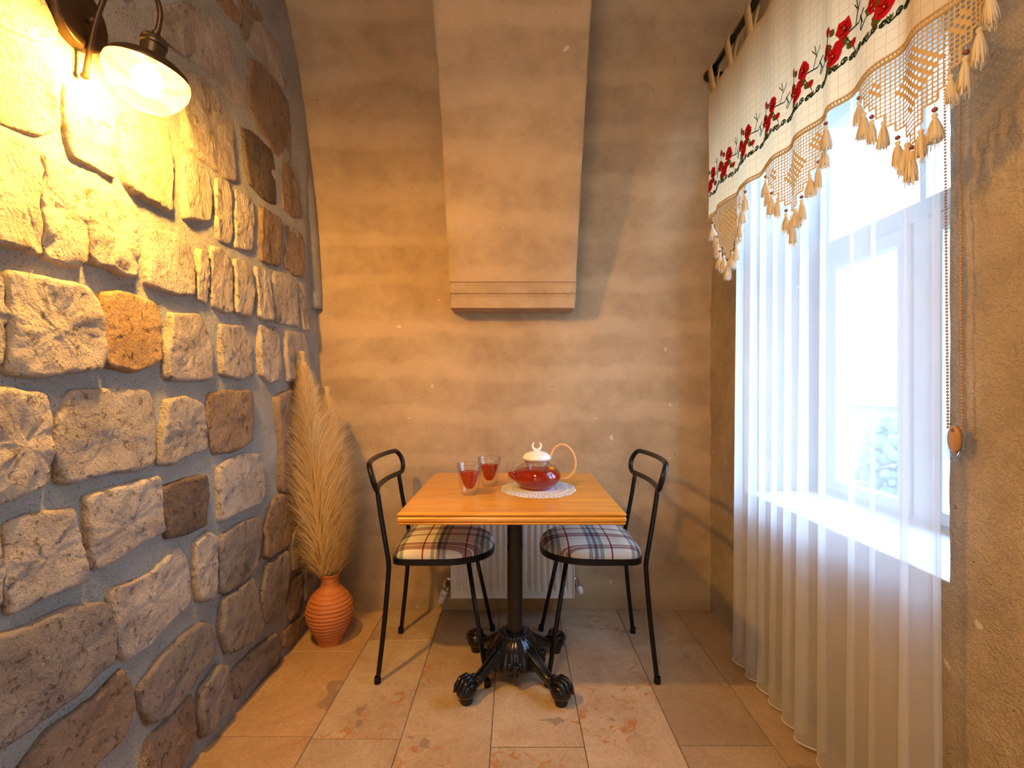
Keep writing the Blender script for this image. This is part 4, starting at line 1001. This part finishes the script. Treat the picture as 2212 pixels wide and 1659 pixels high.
# embroidery, stitched just proud of the cloth
CLY = lambda y: max(VY0+.001, min(VY1-.001, y))
def patch(mb, P, off, c=None):
    P = [(CLY(a), b) for a, b in P]
    if max(p_[0] for p_ in P)-min(p_[0] for p_ in P) < .001: return mb
    c = c or (sum(p_[0] for p_ in P)/len(P), sum(p_[1] for p_ in P)/len(P)); V = [(vx(*c)-off, *c)]+[(vx(*p_)-off, *p_) for p_ in P]
    mb.add(V, [(0, 1+k, 1+(k+1) % len(P)) for k in range(len(P))]); return mb
def blob(y, z, ry_, rz_, n, seed, jag=.2):
    R = random.Random(seed); return [(y+ry_*cos(2*pi*k/n)*(1+R.uniform(-jag, jag)), z+rz_*sin(2*pi*k/n)*(1+R.uniform(-jag, jag))) for k in range(n)]
def line(mb, P, w, off=.0016):
    V = []; P = [q for q in P if VY0 < q[0] < VY1]
    if len(P) < 2: return mb
    for i, (y, z) in enumerate(P):
        a = P[max(0, i-1)]; b = P[min(len(P)-1, i+1)]; dy, dz = b[0]-a[0], b[1]-a[1]; l = sqrt(dy*dy+dz*dz)+1e-9; ny, nz = -dz/l*w, dy/l*w
        ny *= 1.5; nz *= 1.5; V += [(vx(y, z)-off, y+ny, z+nz), (vx(y, z)-off, y-ny, z-nz)]
    mb.add(V, [(2*i, 2*i+1, 2*i+3, 2*i+2) for i in range(len(P)-1)]); return mb
def leaf(y, z, ang, l, w, mb, off):
    P = []
    for k in range(9):
        t = k/8; P.append((t*l, w*sin(pi*t**.8)*(1+.25*(k % 2))))
    for k in range(7, 0, -1):
        t = k/8; P.append((t*l, -w*sin(pi*t**.8)*(1+.25*(k % 2))))
    c, s = cos(ang), sin(ang); patch(mb, [(y+a*c-b*s, z+a*s+b*c) for a, b in P], off); line(mb, [(y, z), (y+l*c, z+l*s)], .0006, off+.0006)
mats = [M['red'], M['darkred'], M['green'], M['dgreen'], M['yellow']]
def rose_spray(y0, idx):
    # y grows away from the viewer; the spray reads from far (left) to near (right)
    g = MB(); mm = []
    def sect(fn, mi):
        a = len(g.f); fn(); g.m[a:] = [mi]*(len(g.f)-a)
    def Y(d): return y0-d
    Z = 2.027; s = idx*11
    sect(lambda: [line(g, [(Y(-.085), Z-.010), (Y(-.06), Z+.006), (Y(-.03), Z-.002), (Y(0), Z+.012), (Y(.035), Z+.024), (Y(.07), Z+.018), (Y(.095), Z+.036)], .0014, .0014),
                  line(g, [(Y(-.03), Z-.002), (Y(-.035), Z+.04), (Y(-.03), Z+.065)], .0011, .0014), line(g, [(Y(.02), Z+.02), (Y(.045), Z-.02), (Y(.05), Z-.035)], .0010, .0014),
                  line(g, [(Y(.055), Z+.022), (Y(.065), Z+.055), (Y(.060), Z+.085)], .0011, .0014), line(g, [(Y(.065), Z+.05), (Y(.080), Z+.075)], .001, .0014),
                  line(g, [(Y(.062), Z+.06), (Y(.050), Z+.078)], .0009, .0014), line(g, [(Y(.078), Z+.03), (Y(.088), Z+.005)], .0014, .0014), line(g, [(Y(.086), Z+.012), (Y(.078), Z-.006)], .0012, .0014)], 3)
    def leaves():
        for (a, b, an, l, w_) in ((-.022, .002, 1.9, .030, .0085), (-.020, -.004, -1.9, .040, .010), (.002, .030, .6, .026, .008), (.030, .012, 3.6, .026, .007), (.040, .030, 2.6, .03, .007), (.026, -.002, -.9, .022, .006), (-.045, .010, 2.6, .020, .006), (.055, -.006, -2.4, .02, .005), (-.008, .045, 2.2, .022, .006)):
            leaf(Y(a), Z+b, pi-an, l*1.2, w_*1.35, g, .0017)
    sect(leaves, 2)
    def red():
        for (a, b, r1, r2, q) in ((.020, .040, .0175, .0235, 1), (-.010, -.012, .0185, .021, 2), (.004, .004, .013, .014, 5), (-.040, .018, .011, .018, 3), (-.030, .068, .0075, .011, 4), (.048, -.014, .006, .009, 6)):
            patch(g, blob(Y(a), Z+b, r1*1.18, r2*1.15, 15, s+q, .17), .0022+.0002*q)
    sect(red, 0)
    def dk():
        for (a, b, sc2, q) in ((.020, .040, 1, 1), (-.010, -.012, 1, 2), (-.040, .018, .7, 3)):
            patch(g, blob(Y(a+.003*sc2), Z+b-.002, .0055*sc2, .0075*sc2, 7, s+q+20, .3), .0038)
            line(g, [(Y(a-.012*sc2), Z+b+.012*sc2), (Y(a-.004*sc2), Z+b+.006*sc2), (Y(a+.010*sc2), Z+b+.014*sc2)], .0010, .0037)
            line(g, [(Y(a-.012*sc2), Z+b-.010*sc2), (Y(a-.001*sc2), Z+b-.011*sc2), (Y(a+.011*sc2), Z+b-.006*sc2)], .0009, .0037)
    sect(dk, 1)
    sect(lambda: [patch(g, blob(Y(a), Z+b, .0026, .0035, 6, s+q+40, .2), .0045) for (a, b, q) in ((.021, .041, 1), (-.008, -.012, 2), (-.038, .016, 3))], 4)
    vobj(g, 'rose_embroidery', mats, smooth=False, fix=False)
for i in range(8): rose_spray(2.084-.1655*i, i)
g = MB(); a0 = 0
nP = 21
for i in range(nP):
    yb = 2.098-.0565*i
    if yb-.05 < VY0: break
    zb = 1.980+.002*sin(i); W_ = []
    for k in range(15): a = 2*pi*1.35*k/14; r = .0095*(1-k/17); W_.append((yb-.012-r*cos(a), zb+.002+r*sin(a)))
    line(g, W_[::-1]+[(yb-.0, zb-.004), (yb+.010, zb-.008), (yb+.018, zb+.003)], .0017)
    W_ = []
    for k in range(15): a = 2*pi*1.35*k/14; r = .0085*(1-k/17); W_.append((yb-.034+r*cos(a), zb+.001-r*sin(a)))
    line(g, W_[::-1]+[(yb-.044, zb+.006), (yb-.050, zb-.004)], .0017)
n1 = len(g.f)
for i in range(nP):
    yb = 2.098-.0565*i
    if yb-.05 < VY0: break
    for an in (1.1, 1.57, 2.05): leaf(yb-.049, 1.976, an, .014, .0028, g, .0017)
g.m = [0]*n1+[1]*(len(g.f)-n1)
vobj(g, 'scroll_embroidery', [M['dgreen'], M['green']], smooth=False, fix=False)

# ------------------------------------------------------------------ bead chain of the blind
bc_ = empty('blind_chain', (.985, 1.085, 1.01)); tag(bc_, 'long bead chain loop with tan oval weight hanging beside the window', 'blind chain')
CO = (-.985, -1.085, -1.01)
ch = MB(); zz = 2.30; R = random.Random(3)
def chain(pa, pb):
    pa, pb = Vector(pa), Vector(pb); n = int((pb-pa).length/.0072)
    for i in range(n+1):
        q = pa.lerp(pb, i/n); ch.ball((q.x+.0006*R.random(), q.y+.0006*R.random(), q.z), .0030, 7, 5)
    ch.tube([pa, pb], .0007, 4)
chain((.975, 1.083, 2.32), (.972, 1.066, 1.045)); chain((.976, 1.047, 2.32), (.976, 1.036, 1.045))
o = ch.obj('beads', M['beadm'], bc_, loc=CO); o['kind'] = 'stuff'
def oval(c, ry_, rz_, t, mb):
    return axis_oval(mb, c, ry_, rz_, t)
def axis_oval(mb, c, ry_, rz_, t, seg=32):
    V = []; rings = [(.0, -t), (.80, -t), (1.0, -t*.5), (1.0, t*.5), (.80, t), (0, t)]
    for (s, x) in rings:
        for k in range(seg): a = 2*pi*k/seg; V.append((c[0]+x, c[1]+max(s, .02)*ry_*cos(a), c[2]+max(s, .02)*rz_*sin(a)))
    return mb.add(V, [(i*seg+k, i*seg+(k+1) % seg, (i+1)*seg+(k+1) % seg, (i+1)*seg+k) for i in range(5) for k in range(seg)])
axis_oval(MB(), (.970, 1.047, 1.020), .0155, .030, .006).obj('weight', M['tan'], bc_, loc=CO)
axis_oval(MB(), (.9635, 1.046, 1.040), .004, .0045, .0010).obj('weight_eyelet', M['brown'], bc_, loc=CO)
lp = [(.974, 1.051+.020*cos(2*pi*k/36), 1.008+.038*sin(2*pi*k/36)) for k in range(36)]
MB().tube(lp, .0032, 8, closed=True).tube([(x, 1.051+(y-1.051)*.75, 1.010+(z-1.008)*.80) for x, y, z in lp], .0018, 6, closed=True).obj('clear_loop', M['plastic'], bc_, loc=CO)

# ------------------------------------------------------------------ what the window looks out on
gm = plain('pale_ground', (.20, .19, .17), .9); wm = plain('pale_render', (.16, .15, .14), .9); rm = plain('roof_tile', (.12, .035, .02), .8); lmx = plain('foliage', (.09, .13, .06), .9); dk = plain('dark_opening', (.10, .11, .13), .5)
structure(MB().box(1.6, 60, -20, 60, -3.2, -3.0).obj('ground_outside', gm, smooth=False), 'pale ground outside the window', 'ground')
def house(x, y, w_, d_, h_, label):
    b = empty('house', (x, y, -3.0)); tag(b, label, 'house')
    MB().box(-w_/2, w_/2, -d_/2, d_/2, 0, h_).obj('wall', wm, b, smooth=False)
    V = [(-w_/2-.3, -d_/2-.3, h_), (w_/2+.3, -d_/2-.3, h_), (w_/2+.3, d_/2+.3, h_), (-w_/2-.3, d_/2+.3, h_), (0, -d_/2-.3, h_+1.1), (0, d_/2+.3, h_+1.1)]
    MB().add(V, [(0, 3, 5, 4), (1, 4, 5, 2), (0, 4, 1), (3, 2, 5), (0, 1, 2, 3)]).obj('roof', rm, b, smooth=False)
    for k in range(3):
        f = MB().box(-w_/2-.05, -w_/2+.05, -d_/2+.8+k*d_/3.4, -d_/2+1.7+k*d_/3.4, h_-1.9, h_-.7).obj('window', dk, b, smooth=False)
        MB().box(-w_/2-.07, -w_/2-.05, -d_/2+.76+k*d_/3.4, -d_/2+1.74+k*d_/3.4, h_-1.96, h_-1.9).obj('window_sill', wm, f, smooth=False)
house(16, 19.5, 6, 7, 3.5, 'pale house with red tiled roof seen through the sheer curtain'); house(27, 21, 8, 9, 5.2, 'larger pale house further off behind the first')
tr = empty('shrub', (11.6, 14.4, -3.0)); tag(tr, 'green leafy shrub outside in front of the houses', 'shrub')
s = MB(); R = random.Random(5)
for i in range(260):
    a = R.uniform(0, 2*pi); r = R.random()**.5*1.1; z = R.uniform(.3, 3.2); r *= (1-(z/3.6)**3); s.ball((r*cos(a), r*sin(a), z), R.uniform(.10, .2), 6, 4)
s.obj('foliage', lmx, tr); MB().tube([(0, 0, 0), (0, 0, 1.4)], .08, 8).obj('trunk', M['brown'], tr)
